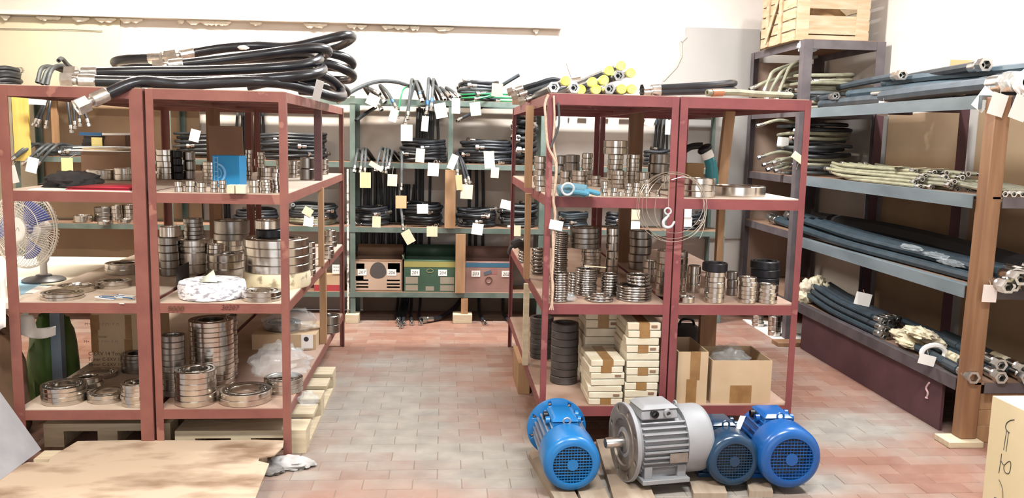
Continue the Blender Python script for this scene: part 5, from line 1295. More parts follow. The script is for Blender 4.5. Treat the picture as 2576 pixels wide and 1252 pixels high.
for u, v in ((2290, 655), (2350, 690), (2390, 700)):
    p = onx(u, v, 3.0); crumple('film_scrap', (p.x, p.y, z3+.06+random.uniform(0, .04)), .035, .12, .02, M_FILM, 'torn clear film clinging to the blue-grey hoses', 'film', int(u), .5, group='film on the blue-grey hoses')
# bottom level
R4 = 'teal hoses on the bottom level'
z4 = hz[0]+.003; r = .021; k = 0
for lay in range(3):
    for i_ in range(6-lay):
        X = 2.955+.05*i_+.025*lay; yn = 5.40+.05*i_+.05*lay+random.uniform(-.05, .05)
        run('teal hose with a silver end in the %s layer of the bottom bundle' % ('lowest', 'middle', 'upper')[lay], [(X+.02, 6.62, z4+r+lay*.038+.05), (X, 6.1, z4+r+lay*.038+.01), (X, yn, z4+r+lay*.038)], r, random.choice((M_HOSE_T, M_HOSE_S)), ('none', 'nut'), R4); k += 1
for i_, (X, z, y) in enumerate(((2.96, .07, 6.6), (3.03, .10, 6.58), (3.10, .14, 6.55), (2.98, .16, 6.6), (3.06, .19, 6.6))):
    crumple('paper_wrap', (X, y, z4+z-.03), .06, .07, .06, M_CREAM if i_ % 2 else M_WRAPC, 'crumpled cream paper wrapped round the far ends of the teal hoses', 'paper', 30+i_, .5, flat=False, group='paper on the teal hoses')
R5 = 'wrapped hoses at the near end of the bottom level'
for i_, (u, v, y, kind) in enumerate(((2398, 937, 4.42, 'nut'), (2488, 903, 4.50, 'nut'), (2488, 936, 4.42, 'nut'), (2545, 915, 4.46, 'nut'), (2552, 935, 4.41, 'nut'), (2570, 962, 4.38, 'nut'), (2420, 875, 4.75, 'cap'), (2425, 915, 4.6, 'cut'))):
    p = ony(u, v, y); p.z = max(p.z, z4+.034); p.x = max(p.x, 2.93); r = .026
    q = p+Vector((.06, .75, .0))
    o = run('teal hose end at the near end of the bottom level, '+('left of the post', 'high behind the post', 'low behind the post', 'upper of the trio', 'middle of the trio', 'lowest of the trio', 'far one in paper', 'near one in paper')[i_], [p, p.lerp(q, .5)+Vector((0, 0, .005)), q], r, M_HOSE_T, (kind if kind != 'cap' else 'cut', 'none'), R5)
    MB().tube([p.lerp(q, .04), p.lerp(q, .24)], r*1.15, 10).build('paper_sleeve', M_WRAPC if i_ % 2 else M_HOSE_S, o)
for i_, (u, v) in enumerate(((2275, 840), (2290, 865), (2310, 855), (2250, 858), (2328, 838), (2345, 852), (2298, 832))):
    p = ony(u, v, 5.15-.03*i_); crumple('paper_wrap', (max(p.x, 2.98), p.y, max(p.z-.03, z4)), .06, .13, .035, M_CREAM if i_ % 3 else M_WRAPC, 'cream paper wrapping heaped between the two hose bundles', 'paper', 50+i_, .45, group='paper between the bundles')
p = ony(2318, 886, 4.78)
mb = MB().tube([Vector((max(p.x, 2.94)+.035+.075*math.cos(t), p.y, z4+.045+.05*math.sin(t))) for t in [2*PI*k/20 for k in range(20)]], .016, 7, closed=True)
tag(mb.build('white_band', M_WHITE), 'white band tied round the near hose bundle', 'band')

# ---- coils in the tall corner rack
G6 = 'coils in the tall corner rack'
cy = 7.2
for lev, z, lst in ((3, tz[3]+.005, ((M_HOSE_O, .016, 1.6), (M_HOSE_G, .016, 1.8), (M_HOSE_O, .015, 1.6), (M_HOSE_O, .016, 1.4))), (2, tz[2]+.005, ((M_HOSE_G, .014, 1.6), (M_HOSE_O, .015, 1.7), (M_HOSE_D, .016, 1.6), (M_HOSE_G, .015, 1.6), (M_HOSE_O, .015, 1.6), (M_HOSE_D, .015, 1.5)))):
    zz = z
    for k, (m, r, tn) in enumerate(lst):
        w = ORD[len(lst)-1-k]+'-down' if 0 < k < len(lst)-1 else ('lowest' if k == 0 else 'topmost')
        zz = coil('%s coil in the %s bay of the tall corner rack' % (w, 'upper' if lev == 3 else 'middle'), 3.18, cy-.05, zz, .27, .36, r, tn, m, G6, a0=random.uniform(3.2, 4.5), rise=.044, jit=.2)
for i_, (u, v, du, dv) in enumerate(((1903, 217, 60, -22), (1925, 222, 25, -45), (1935, 235, 40, -60), (1960, 232, 35, -70))):
    P = ph([(u, v, 7.0), (u+du*.4, v+dv*.5, 7.02), (u+du, v+dv, 7.05), (u+du+60, v+dv-20, 7.1)])
    for p in P: p.z = max(p.z, tz[3]+.03)
    hose('pale grey hose end poking out of the upper bay of the corner rack', P, .015, M_HOSE_O, ('nut', 'none'), 'ends from the upper corner bay')
for i_, (u, v) in enumerate(((1920, 312), (1922, 392), (1935, 410), (1945, 422), (1965, 425), (1960, 405), (2000, 412))):
    P = ph([(u, v, 6.95), (u+40, v-10, 6.97), (u+90, v-2, 7.0)])
    for p in P: p.z = max(p.z, tz[2]+.03)
    hose('pale hose end poking out of the middle bay of the corner rack', P, .0135, M_HOSE_O, ('nut', 'none'), 'ends from the middle corner bay')
# ================================================================== electric motors on planks
PZ = .032
def plank(label, pts, m=M_WOODP, grp=None):
    P = [onz(u, v, PZ) for u, v in pts]
    return tag(MB().prism([(p.x, p.y) for p in P], (0, 0, 0), (1, 0, 0), (0, 1, 0), (0, 0, 1), PZ).build('plank', m), label, 'plank', grp)
M_PLK = mat('plank_worn', '8e7a66', .7, 0, 'a29280', 4, .8, stretch=(6, 1, 1))
plank('worn plank under the bright blue flanged motor', [(1418, 1252+40), (1330, 1140), (1372, 1096), (1476, 1252+40)], M_PLK)
plank('worn plank between the blue flanged motor and the grey motor', [(1478, 1290), (1410, 1130), (1462, 1105), (1552, 1290)], M_PLK)
plank('worn plank under the grey motor', [(1555, 1290), (1500, 1105), (1580, 1095), (1665, 1290)], M_PLK)
plank('worn plank between the grey motor and the navy motor', [(1745, 1240), (1700, 1095), (1770, 1095), (1830, 1240)], M_PLK)
plank('worn plank between the navy motor and the royal blue motor', [(1885, 1235), (1850, 1100), (1900, 1100), (1945, 1235)], M_PLK)
def motor(label, c, az, R, L, mb_, mfin, flange=0, feet=False, cowl=.34, name='electric_motor', box='top', bars='h', flat_face=True, z=None, nfin=30, shaft=.08, capm=None):
    """axis along local +X (fan cowl at -X end, shaft at +X end)"""
    ca, sa = math.cos(az), math.sin(az)
    zc = z if z else PZ+max(R, flange if flange else R)
    t = thing(name, label, 'motor', (c[0], c[1], PZ)); t.rotation_euler = (0, 0, az)
    def lb(mb, nm, m, par=None, **k):
        o = bpy.data.objects.new(nm, mb.mesh(nm, m)); COL.objects.link(o); o.parent = par or t
        if k.get('bevel'): md = o.modifiers.new('bevel', 'BEVEL'); md.width = k['bevel']; md.segments = 2; md.limit_method = 'ANGLE'
        return o
    h = zc-PZ; X = (1, 0, 0)
    x0 = -L/2; xc = x0+L*cowl; x1 = L/2
    lb(MB().lathe([(R*.80, xc-.02), (R*.84, xc), (R*.84, x1-.03), (R*.70, x1)], 36, (0, 0, h), X), 'stator_body', mb_)
    fm = MB().box(xc+.006, x1-.035, -.0035, .0035, R*.82, R*.965).mesh('fin', mfin)
    for k in range(nfin):
        a = 2*PI*k/nfin+.05
        if box == 'top' and min(abs(a-PI*0), abs(a-2*PI)) < .55: continue
        inst('cooling_fin', fm, t, (0, 0, h), (a, 0, 0))
    # fan cowl with its rounded edge and grille
    rr = R*.26; pr = [(R*1.0, L*cowl+.012), (R*1.02, L*cowl), (R*1.02, rr)]
    pr += [(R*1.02-rr+rr*math.cos(q), rr-rr*math.sin(q)) for q in [PI/2*k/6 for k in range(1, 7)]]
    pr += [(R*.70, 0), (R*.685, .006), (R*.685, .08), (R*.70, .08)]
    cw = lb(MB().lathe([(r_, x0+x_) for r_, x_ in pr], 48, (0, 0, h), X), 'fan_cowl', capm or mb_)
    MBd = MB().lathe([(0, x0+.072), (R*.69, x0+.072), (R*.69, x0+.078)], 32, (0, 0, h), X)
    lb(MBd, 'fan_disc', mat('fan_plastic', '3c4044', .6), cw)
    mb = MB(); rg = R*.69
    n = 13
    for k in range(1, n):
        o_ = -rg+2*rg*k/n; w = math.sqrt(max(rg*rg-o_*o_, 0)); th = .0015
        mb.box(x0+.003, x0+.007, -w, w, h+o_-th, h+o_+th)
        mb.box(x0+.0035, x0+.0065, o_-th*.6, o_+th*.6, h-w, h+w)
    mb.lathe([(0, x0+.0005), (R*.2, x0+.0005), (R*.2, x0+.006)], 20, (0, 0, h), X)
    lb(mb, 'grille', capm or mb_, cw)
    # end shield and shaft
    lb(MB().lathe([(R*.86, x1-.035), (R*.86, x1-.005), (R*.5, x1+.01), (R*.3, x1+.012), (R*.3, x1+.018)], 36, (0, 0, h), X), 'end_shield', mb_)
    if flange:
        fl = lb(MB().lathe([(R*.17, x1-.02), (R*.5, x1-.02), (R*.9, x1-.012), (flange, x1-.004), (flange, x1+.014), (flange*.72, x1+.014), (flange*.70, x1+.010), (R*.17, x1+.006)], 56, (0, 0, h), X, closed=True), 'flange', capm or mb_); hc = MB()
        for k in range(8):
            a = 2*PI*k/8+.3
            hc.lathe([(.009, -.06), (.009, .06)], 16, (x1, math.sin(a)*flange*.86, h+math.cos(a)*flange*.86), X)
        ff = lb(MB().lathe([(flange*.97, x1+.008), (flange*.97, x1+.0143), (flange*.72, x1+.0146), (flange*.715, x1+.0206), (flange*.6, x1+.0206), (flange*.57, x1+.012), (flange*.3, x1+.010), (flange*.26, x1+.018), (R*.17, x1+.018), (R*.17, x1+.008)], 48, (0, 0, h), X, closed=True), 'flange_face', M_FLANGE, fl)
        cut_holes(fl, hc); cut_holes(ff, hc)
    lb(MB().lathe([(R*.16, x1), (R*.16, x1+shaft), (R*.145, x1+shaft+.004), (0, x1+shaft+.004)], 20, (0, 0, h), X), 'shaft', M_CHROME)
    # terminal box
    bw, bl = R*.52, min(L*.24, R*.75); bz = h+R*(.80 if mb_ is M_MGREY else .64); xb = (xc+x1)/2+ (0 if box == 'top' else 0)
    tb = lb(MB().add([(xb-bl, -bw*1.05, bz), (xb+bl, -bw*1.05, bz), (xb+bl, bw*1.05, bz), (xb-bl, bw*1.05, bz), (xb-bl*.92, -bw*.9, bz+R*.30), (xb+bl*.92, -bw*.9, bz+R*.30), (xb+bl*.92, bw*.9, bz+R*.30), (xb-bl*.92, bw*.9, bz+R*.30)],
                     [(0,3,2,1),(4,5,6,7),(0,1,5,4),(1,2,6,5),(2,3,7,6),(3,0,4,7)]), 'terminal_box', mb_, bevel=.008)
    lb(MB().add([(xb-bl, -bw, bz+R*.30), (xb+bl, -bw, bz+R*.30), (xb+bl, bw, bz+R*.30), (xb-bl, bw, bz+R*.30), (xb-bl*.72, -bw*.72, bz+R*.42), (xb+bl*.72, -bw*.72, bz+R*.42), (xb+bl*.72, bw*.72, bz+R*.42), (xb-bl*.72, bw*.72, bz+R*.42)],
                [(0,3,2,1),(4,5,6,7),(0,1,5,4),(1,2,6,5),(2,3,7,6),(3,0,4,7)]), 'box_lid', capm or mb_, tb, bevel=.005)
    for k, s_ in enumerate((-.35, .35)):
        lb(MB().lathe([(.011, 0), (.019, 0), (.019, .02), (.011, .02)], 18, (xb+bl*s_, bw*1.0, bz+R*.2), (0, 1, 0), closed=True), 'cable_gland', mb_ if not k else M_BLACK, tb)
        lb(MB().lathe([(.011, 0), (.02, 0), (.02, .016), (.011, .016)], 18, (xb+bl*s_, -bw*1.0, bz+R*.2), (0, -1, 0), closed=True), 'cable_gland', mb_, tb)
    # lifting eye
    ey = xc+.02
    lb(MB().tube([(ey, .017*math.cos(q), h+R*1.06+.017*math.sin(q)) for q in [2*PI*k/14 for k in range(14)]], .005, 6, closed=True), 'lifting_eye', M_MALU if mb_ is M_MBLUE else mb_)
    if feet:
        for s_ in (-1, 1):
            zf = h-R*1.0 if flange else 0
            lb(MB().box(xc+.0, x1-.03, s_*R*.72-.04, s_*R*.72+.04, zf, zf+.022).box(xc+.012, xc+.055, s_*R*.62-.03, s_*R*.70+.02, zf+.02, h-R*.5).box(x1-.085, x1-.045, s_*R*.62-.03, s_*R*.70+.02, zf+.02, h-R*.5).box(xc+.02, x1-.05, s_*R*.55-.02, s_*R*.55+.02, zf+.02, h-R*.62), 'foot', mb_, bevel=.003)
    return t, dict(h=h, xc=xc, x1=x1, x0=x0, lb=lb)
# bright blue flanged motor
p = onz(1440, 1238, PZ)
r1 = 72/pxm((p.x, p.y, .15))
fr = .152
m1, d = motor('bright blue electric motor with a big round flange, lying beside the grey one', (p.x-.012, p.y+.225), math.radians(92), r1, .46, M_MBLUE, M_MALU, fr, False, .36, bars='h', z=PZ+fr, shaft=.06)
m1.rotation_euler = (0, -math.asin((fr-r1*1.02)/.42), math.radians(92))
m1.location.z = PZ-(fr-r1*1.02)/2+.001
# grey flanged motor, shaft towards the aisle
p = onz(1630, 1212, PZ)
r2 = 83/pxm((p.x, p.y+.1, .2)); f2 = 99/pxm((p.x, p.y, .2))
m2, d = motor('large grey electric motor with worn flange and thick bare shaft', (onz(1640, 1170, PZ).x+.02, p.y+.075), math.radians(190), r2, .40, M_MGREY, M_MGREY, f2, True, .33, z=PZ+f2+.0, shaft=.10, nfin=34)
lb = d['lb']; lb(MB().box(-.05, .04, r2*.955, r2*.985, d['h']-.06, d['h']-.015), 'nameplate', M_FLANGE)
# navy motor
p = onz(1845, 1224, PZ); r3 = 67/pxm((p.x, p.y, .12))
m3, d = motor('small navy blue electric motor with a white card on its terminal box', (p.x-.005, p.y+.175), math.radians(91), r3, .36, M_MNAVY, M_MNAVY, 0, True, .34, shaft=.05)
lb = d['lb']; lb(MB().cbox((-.02, -r3*.62, d['h']+r3*1.08), (.05, .002, .07), Matrix.Rotation(.5, 3, 'X') @ Matrix.Rotation(.3, 3, 'Y')), 'paper_card', M_PAPER)
# royal blue motor
p = onz(1988, 1230, PZ); r4 = 79/pxm((p.x, p.y, .15))
m4, d = motor('royal blue electric motor with a round fan cowl, last of the row', (p.x-.005, p.y+.19), math.radians(90), r4, .40, M_MBLUE2, M_MBLUE2, 0, True, .36, shaft=.05)
# ================================================================== desk, fan and things left of the racks
dz = .775
dk = thing('desk', 'pale desk with a blue-grey steel frame beside the fan-side rack', 'desk', (-2.65, 5.1, 0))
MB().box(-3.15, -2.13, 4.34, 5.95, dz-.03, dz).build('desk_top', mat('desk_cream', 'd8d0be', .6), dk)
M_FR = mat('frame_blue_grey', '7a8ea2', .5, 0, '8fa0b0', 6, .8)
for x, y in ((-2.225, 4.98), (-3.1, 4.98), (-2.225, 5.88), (-3.1, 5.88)): MB().box(x-.028, x+.028, y-.028, y+.028, 0, dz-.031).build('leg', M_FR, dk)
for y in (4.98, 5.88): MB().box(-3.07, -2.254, y-.02, y+.02, dz-.10, dz-.032).build('apron', M_FR, dk)
MB().box(-2.245, -2.205, 5.01, 5.85, dz-.10, dz-.032).build('apron', M_FR, dk)
# sheets on the desk
def sheet(pix, z, m, label, nm_='paper_sheet', t=.0015):
    P = [onz(u, v, z) for u, v in pix]
    return tag(MB().prism([(p.x, p.y) for p in P], (0, 0, z), (1, 0, 0), (0, 1, 0), (0, 0, 1), t).build(nm_, m), label, 'sheet')
sheet([(46, 703), (52, 742), (110, 722), (150, 701)], dz+.0005, mat('sheet_blue', '8fc0dc', .6), 'light blue plastic sheet on the desk beneath the fan')
sheet([(62, 737), (96, 719), (132, 720), (104, 737)], dz+.003, M_PAPER, 'white paper lying half on the blue sheet')
sheet([(100, 716), (125, 700), (186, 700), (160, 716)], dz+.0045, mat('sheet_cream', 'd2cab2', .7), 'cream paper at the back of the desk')
# the fan
fc = ony(62, 576, 4.85)
base = Vector((ony(106, 690, 4.95).x, 4.97, dz))
fan = thing('table_fan', 'white table fan with blue blades standing on the desk', 'fan', base)
MB().lathe([(0, 0), (.11, 0), (.115, .012), (.1, .022), (.045, .032), (.04, .04)], 32, base).build('base', mat('fan_base', '4a4a4e', .4), fan)
n0 = base+Vector((0, 0, .03)); n1 = Vector((base.x, 4.97, fc.z-.13)); n2 = Vector((fc.x+.03, 4.96, fc.z))
MB().tube(crom([n0, n0.lerp(n1, .5), n1, n1+Vector((-.004, 0, .05))], 5), [.020]*6+[.032]*6+[.036]*4, 12).build('column', mat('fan_cream', 'e6ddd0', .4), fan)
fwd = (Vector((-.35, -1, .06))).normalized()   # where the fan looks
fx, fy, fz = frame(fwd)
R = 98/pxm(fc); cage = fc
MB().lathe([(.0, -.15), (.04, -.15), (.06, -.12), (.062, -.05), (.045, -.03)], 24, cage, fwd).build('motor_housing', M_WHITE, fan)
MB().bar(n1+Vector((-.004, 0, .03)), cage-fwd*.11, .05, .04).build('tilt_bracket', mat('fan_cream', 'e6ddd0', .4), fan)
def ringp(r, z, n=48): return [cage+fx*r*math.cos(t)+fy*r*math.sin(t)+fwd*z for t in [2*PI*k/n for k in range(n)]]
gd = MB()
gd.tube(ringp(R, 0), .0045, 6, closed=True); g2 = MB().tube(ringp(R*.97, .012), .003, 5, closed=True)
for rr_, z_ in ((R*.66, .052), ): g2.tube(ringp(rr_, z_), .0022, 5, closed=True)
for k in range(84):
    t = 2*PI*k/84; e = fx*math.cos(t)+fy*math.sin(t)
    g2.tube([cage+e*R*.3+fwd*.062, cage+e*R*.66+fwd*.054, cage+e*R*.9+fwd*.028, cage+e*R+fwd*.0], .0013, 4)
gd.build('guard_ring', mat('fan_cream', 'e6ddd0', .4), fan); o = g2.build('front_guard', mat('fan_cream', 'e6ddd0', .4), fan); o['kind'] = 'stuff'
g3 = MB().tube(ringp(R*.7, -.075), .002, 5, closed=True)
for k in range(60):
    t = 2*PI*k/60; e = fx*math.cos(t)+fy*math.sin(t); g3.tube([cage+e*.05-fwd*.085, cage+e*R*.7-fwd*.075, cage+e*R*.95-fwd*.03, cage+e*R], .0014, 4)
o = g3.build('rear_guard', mat('fan_cream', 'e6ddd0', .4), fan); o['kind'] = 'stuff'
MB().lathe([(0, .068), (R*.26, .068), (R*.30, .062), (R*.30, .052)], 32, cage, fwd).build('badge', M_WHITE, fan)
MB().tube(crom([cage+fwd*.069-fx*a_+fy*b_ for a_, b_ in ((-.03, -.008), (-.024, .012), (-.014, .004), (-.006, -.008), (.004, .004), (.012, -.008), (.02, .003), (.03, -.008))], 4), .0012, 4).build('badge_script', mat('ink_grey', '9a9aa0', .6), fan)
M_BL = mat('fan_blade_blue', '4a5aa8', .35)
for k in range(3):
    a0 = 2*PI*k/3+.9; mb = MB()
    def bl(u, v, a0=a0):
        rr_ = R*(.16+.62*u); a = a0+(v-.5)*(1.25-.15*u)*(1-.35*(1-u)); w = .03*(v-.5)*1.6
        return cage+fx*rr_*math.cos(a)+fy*rr_*math.sin(a)+fwd*(w)
    mb.quadgrid(bl, 7, 6); mb.build('blade', M_BL, fan, solid=.002)
MB().lathe([(0, .03), (.028, .028), (.03, -.03), (0, -.03)], 20, cage, fwd).build('hub', M_BL, fan)
# goods under the desk
bag = onz(135, 955, 0)
crumple('green_sack', (-2.33, 5.15, 0), .13, .2, .36, mat('sack_green', '4a7a2c', .5, 0, '6a8a4a', 5, .9), 'green plastic sack under the desk beside the blue-grey leg', 'sack', 61, .3, n=14)
crumple('brown_cloth', (-2.42, 4.55, 0), .22, .18, .44, mat('cloth_brown', '5f4632', .9, 0, '7a5c42', 5, .8), 'brown cloth heap under the desk by the outer rack post', 'cloth', 63, .35, n=16)
tag(MB().cbox((-2.5, 4.38, .18), (.25, .16, .36)).build('teal_box', mat('box_teal', '5f8a88', .7), bevel=.01), 'teal box beside the brown cloth heap', 'box')
# white cloth hanging from the desk edge
def drapecloth(s, t_): 
    a, b = ony(-10, 0, 4.36), ony(140, 0, 4.36); x = a.x+(b.x-a.x)*s
    return Vector((x, 4.330-.012*math.sin(s*9)-.03*t_, dz+.004-t_*(.05+.20*math.sin(PI*min(1, s*.75+.12)))))
# white cloth bundle low between desk and rack
wc = MB(); 
def sw(s, t_):
    u = 44+s*96; top = 792; bot = 838+16*math.sin(s*2.6)-4*s
    v = top+(bot-top)*t_; p = ony(u, v, 4.68-.04*math.sin(s*6)-.05*t_); return p
wc.quadgrid(lambda s, t_: sw(s, t_) if s < .45 else sw(s, .55+.45*t_), 14, 6)
tag(wc.build('white_cloth', M_PAPER, solid=.003), 'white cloth hanging from the desk behind the outer rack post', 'cloth')
def sw2(s, t_):
    return ony(-30+s*44, 688+t_*(150-12*s)+4*math.sin(s*5), 4.06-.03*math.sin(s*4+t_*2))
w2 = MB().quadgrid(sw2, 6, 6); tag(w2.build('white_sheet', M_PAPER, solid=.003), 'white sheet hanging outside the outer post of the fan-side rack', 'sheet')
o = bpy.data.objects['white_sheet']
# yellow board leaning on the green rack
a, b = ony(40, 395, GY0-.03), ony(76, 240, GY0-.03)
tag(MB().box(a.x, a.x+.125, GY0-.05, GY0-.028, GZ[2]-.04, GZ[3]-.05).build('yellow_board', mat('board_yellow', 'd8b95c', .6, 0, 'cba84c', 5, .8, stretch=(5, 5, .5))), 'yellow timber board standing at the front of the green rack', 'board')
p = ony(130, 330, GY0+.05); tag(MB().box(p.x, p.x+.05, GY0+.05, GY0+.08, GZ[2]+.002, GZ[3]-.05).build('timber_stud', M_WOOD), 'thin brown stud in the green rack behind the yellow board', 'timber')

# ---- cardboard sheet on the low pallet in front
pallet('low wooden pallet hidden under the big cardboard sheet', -1.92, -.86, 3.35, 4.1, 0, .095)
def cs(u, v, z=.10): return onz(u, v, z)
P = [cs(195, 1110), cs(330, 1107), cs(520, 1108), cs(640, 1106), cs(714, 1108), cs(712, 1124), cs(690, 1145), cs(652, 1152), cs(650, 1160), cs(677, 1166), cs(660, 1208), cs(628, 1290), cs(300, 1300), cs(-120, 1300), cs(-60, 1215), cs(70, 1163), cs(122, 1163), cs(128, 1150)]
tag(MB().prism([(p.x, p.y) for p in P], (0, 0, .096), (1, 0, 0), (0, 1, 0), (0, 0, 1), .006).build('cardboard_sheet', M_CARDP), 'large stained cardboard sheet lying in front of the left racks', 'cardboard')
# grey board leaning in the corner
A = onz(104, 1130, .103); B = onz(2, 1206, .103); 
t_ = ony(0, 985, A.y+.02)
u_ = (t_-A); n_ = (B-A)
C2 = A+u_*2.2; D2 = B+n_*.8+u_*2.2+Vector((0, 0, 0))
mb = MB(); B2 = B+n_*.8
tag(MB().add([A, B2, D2, C2, A+Vector((-.02, 0, -.004)), B2+Vector((-.02, 0, -.004)), D2+Vector((-.02, 0, -.012)), C2+Vector((-.02, 0, -.012))], [(0,1,2,3),(7,6,5,4),(0,4,5,1),(1,5,6,2),(2,6,7,3),(3,7,4,0)]).build('grey_board', M_GREYB), 'grey felt-like board leaning at the edge of the cardboard sheet', 'board')
# grey rag on the bricks at the foot of the front post
p = onz(720, 1178, 0)
crumple('grey_rag', (p.x+.01, p.y+.03, 0), .12, .07, .03, mat('rag_grey', 'b5b2b0', .9, 0, '8c8a88', 8, .8), 'crumpled grey rag on the bricks at the foot of the front post', 'rag', 71, .4)
p = onz(680, 1195, 0)
crumple('grey_rag', (p.x+.0, p.y+.03, 0), .06, .05, .025, mat('rag_dark', '6e6a68', .9), 'darker grey rag tucked under the cardboard sheet edge', 'rag', 73, .4)

# ---- cream box in the right corner
q0 = onz(2497, 995, .52); XS, YF_, ZT_ = q0.x, q0.y, .52
cb_ = carton('tall cream box with black marker strokes at the near right corner', XS, XS+.5, YF_-.75, YF_, 0, ZT_, mat('box_cream', 'd8c9a0', .7, 0, 'cfbf94', 5, .6), open_=False, name='cream_box')
def stroke(pix, r=.0022): MB().tube([q+Vector((-.001, 0, 0)) for q in crom([onx(2440+u/4.603, 980+v/4.603, XS) for u, v in pix], 4)], r, 5).build('marker_stroke', M_INK, cb_)
stroke([(518, 347), (470, 355), (430, 385), (415, 430), (430, 470), (462, 500)]); stroke([(425, 480), (410, 580), (392, 695)], .0014); stroke([(448, 500), (436, 600), (420, 715)], .0014)
stroke([(370, 740), (358, 830), (337, 965)], .0016); stroke([(360, 815), (395, 870), (440, 835), (470, 830), (475, 890), (455, 965), (415, 960), (395, 915), (400, 870)], .0018)
stroke([(338, 1038), (365, 1100), (382, 1170), (384, 1250)], .0014); stroke([(285, 1245), (310, 1255)], .002)
# ================================================================== rope, wire loop, tags, crate
# rope hanging down the front-left post of the race ring rack
def rp(L, y): return [ony(u, v, y) for u, v in L]
ro = thing('rope', 'pale twisted rope hanging down the front post of the race ring rack', 'rope', ony(1390, 775, 4.27))
MB().tube(crom(rp([(1380, 238), (1371, 262), (1373, 300), (1376, 350), (1382, 376), (1392, 395), (1399, 420), (1396, 470), (1393, 505), (1397, 540), (1391, 590), (1392, 640), (1389, 690), (1390, 730), (1388, 775)], 4.275), 5), .0065, 7).build('strand', M_CORD, ro)
MB().tube(crom(rp([(1393, 240), (1395, 300), (1392, 360), (1400, 410), (1398, 460), (1391, 500), (1396, 550), (1393, 620), (1386, 680), (1392, 720), (1386, 776)], 4.285), 5), .0055, 7).build('strand', M_CORD, ro)
for u in (1382, 1387, 1392): MB().tube(rp([(1389, 758), (u, 779)], 4.27), .003, 5).build('frayed_end', M_CORD, ro)
gc = MB().tube(crom(rp([(1404, 258), (1407, 300), (1402, 330), (1393, 352), (1386, 372)], 4.28), 5), .006, 7)
tag(gc.build('grey_rope', M_HOSE_G), 'grey cord crossing the rope near the top of the post', 'cord')
# wire loop with hook on the doubled posts
wl = thing('wire_sling', 'coiled steel wire sling with a hook hung on the doubled posts', 'sling', ony(1690, 600, 4.27))
for k, (cx, cy, rx, ry, y) in enumerate(((1692, 516, 86, 84, 4.265), (1694, 522, 80, 86, 4.262), (1698, 512, 72, 74, 4.258), (1690, 520, 90, 88, 4.255))):
    ph_ = random.uniform(0, 6)
    pts = [ony(cx+rx*math.cos(t)*(1+.02*math.sin(2*t+ph_)), cy+ry*math.sin(t), y-.004*math.sin(t*2+ph_)) for t in [2*PI*i/40 for i in range(40)]]
    MB().tube(pts, .0019, 5, closed=True).build('wire_turn', M_WIRE, wl)
for L in ([(1688, 446), (1670, 460), (1652, 490), (1648, 540), (1662, 572)], [(1690, 452), (1720, 445), (1752, 456), (1770, 478)], [(1776, 540), (1770, 575), (1760, 600)]):
    MB().tube(crom(rp(L, 4.25), 5), .0017, 5).build('wire_end', M_WIRE, wl)
hk = thing('steel_hook', 'pale grey steel hook with an eye hanging from the wire sling', 'hook', ony(1682, 572, 4.24))
MB().tube([ony(1680+8*math.cos(t), 531+8*math.sin(t), 4.245) for t in [2*PI*k/16 for k in range(16)]], .0045, 7, closed=True).build('eye', M_HOOK, hk)
MB().tube(crom(rp([(1683, 541), (1676, 548), (1669, 557), (1670, 568), (1680, 572), (1690, 568), (1697, 556)], 4.245), 5), [.006]*5+[.0085]*15+[.007]*6+[.006]*4+[.003], 9).build('hook_bend', M_HOOK, hk)
# hook needs a bearing wire
MB().tube(rp([(1681, 523), (1684, 440)], 4.25), .002, 5).build('wire_leg', M_WIRE, hk)

# ---- tags
def card(u, v, w, h, y, rot, label, m=M_TAG, grp=None, lean=.0, hang=None):
    p = ony(u, v, y); k = pxm(p); a = math.radians(rot); W_, H_ = w/k, h/k
    t = thing('paper_tag', label, 'tag', p, grp)
    M = Matrix.Rotation(a, 3, 'Y') @ Matrix.Rotation(lean, 3, 'X')
    MB().cbox(p, (W_, .0016, H_), M).build('card', m, t)
    tp = p+M @ Vector((0, -.001, H_*.42))
    up = tp+Vector((random.uniform(-.006, .006), .012, .03))
    if 7.2 < y < 7.4:
        b = [z for z in GZ if 0 < z-.03-tp.z < .2]
        up = Vector((tp.x, GY0-.004, b[0]-.03)) if b else Vector((tp.x, GY0+.06, max(tp.z, [z for z in GZ if z < tp.z+.06][-1]+.02)))
    elif hang: up = Vector(hang)
    MB().tube([tp, up], .0013, 4).build('string', M_STRING, t)
    return t
YT = 7.318
PK = mat('tag_pinkish', 'd6c6be', .8); OR = mat('tag_tan', 'c8a678', .8); YL = mat('tag_yellow', 'dccb88', .8)
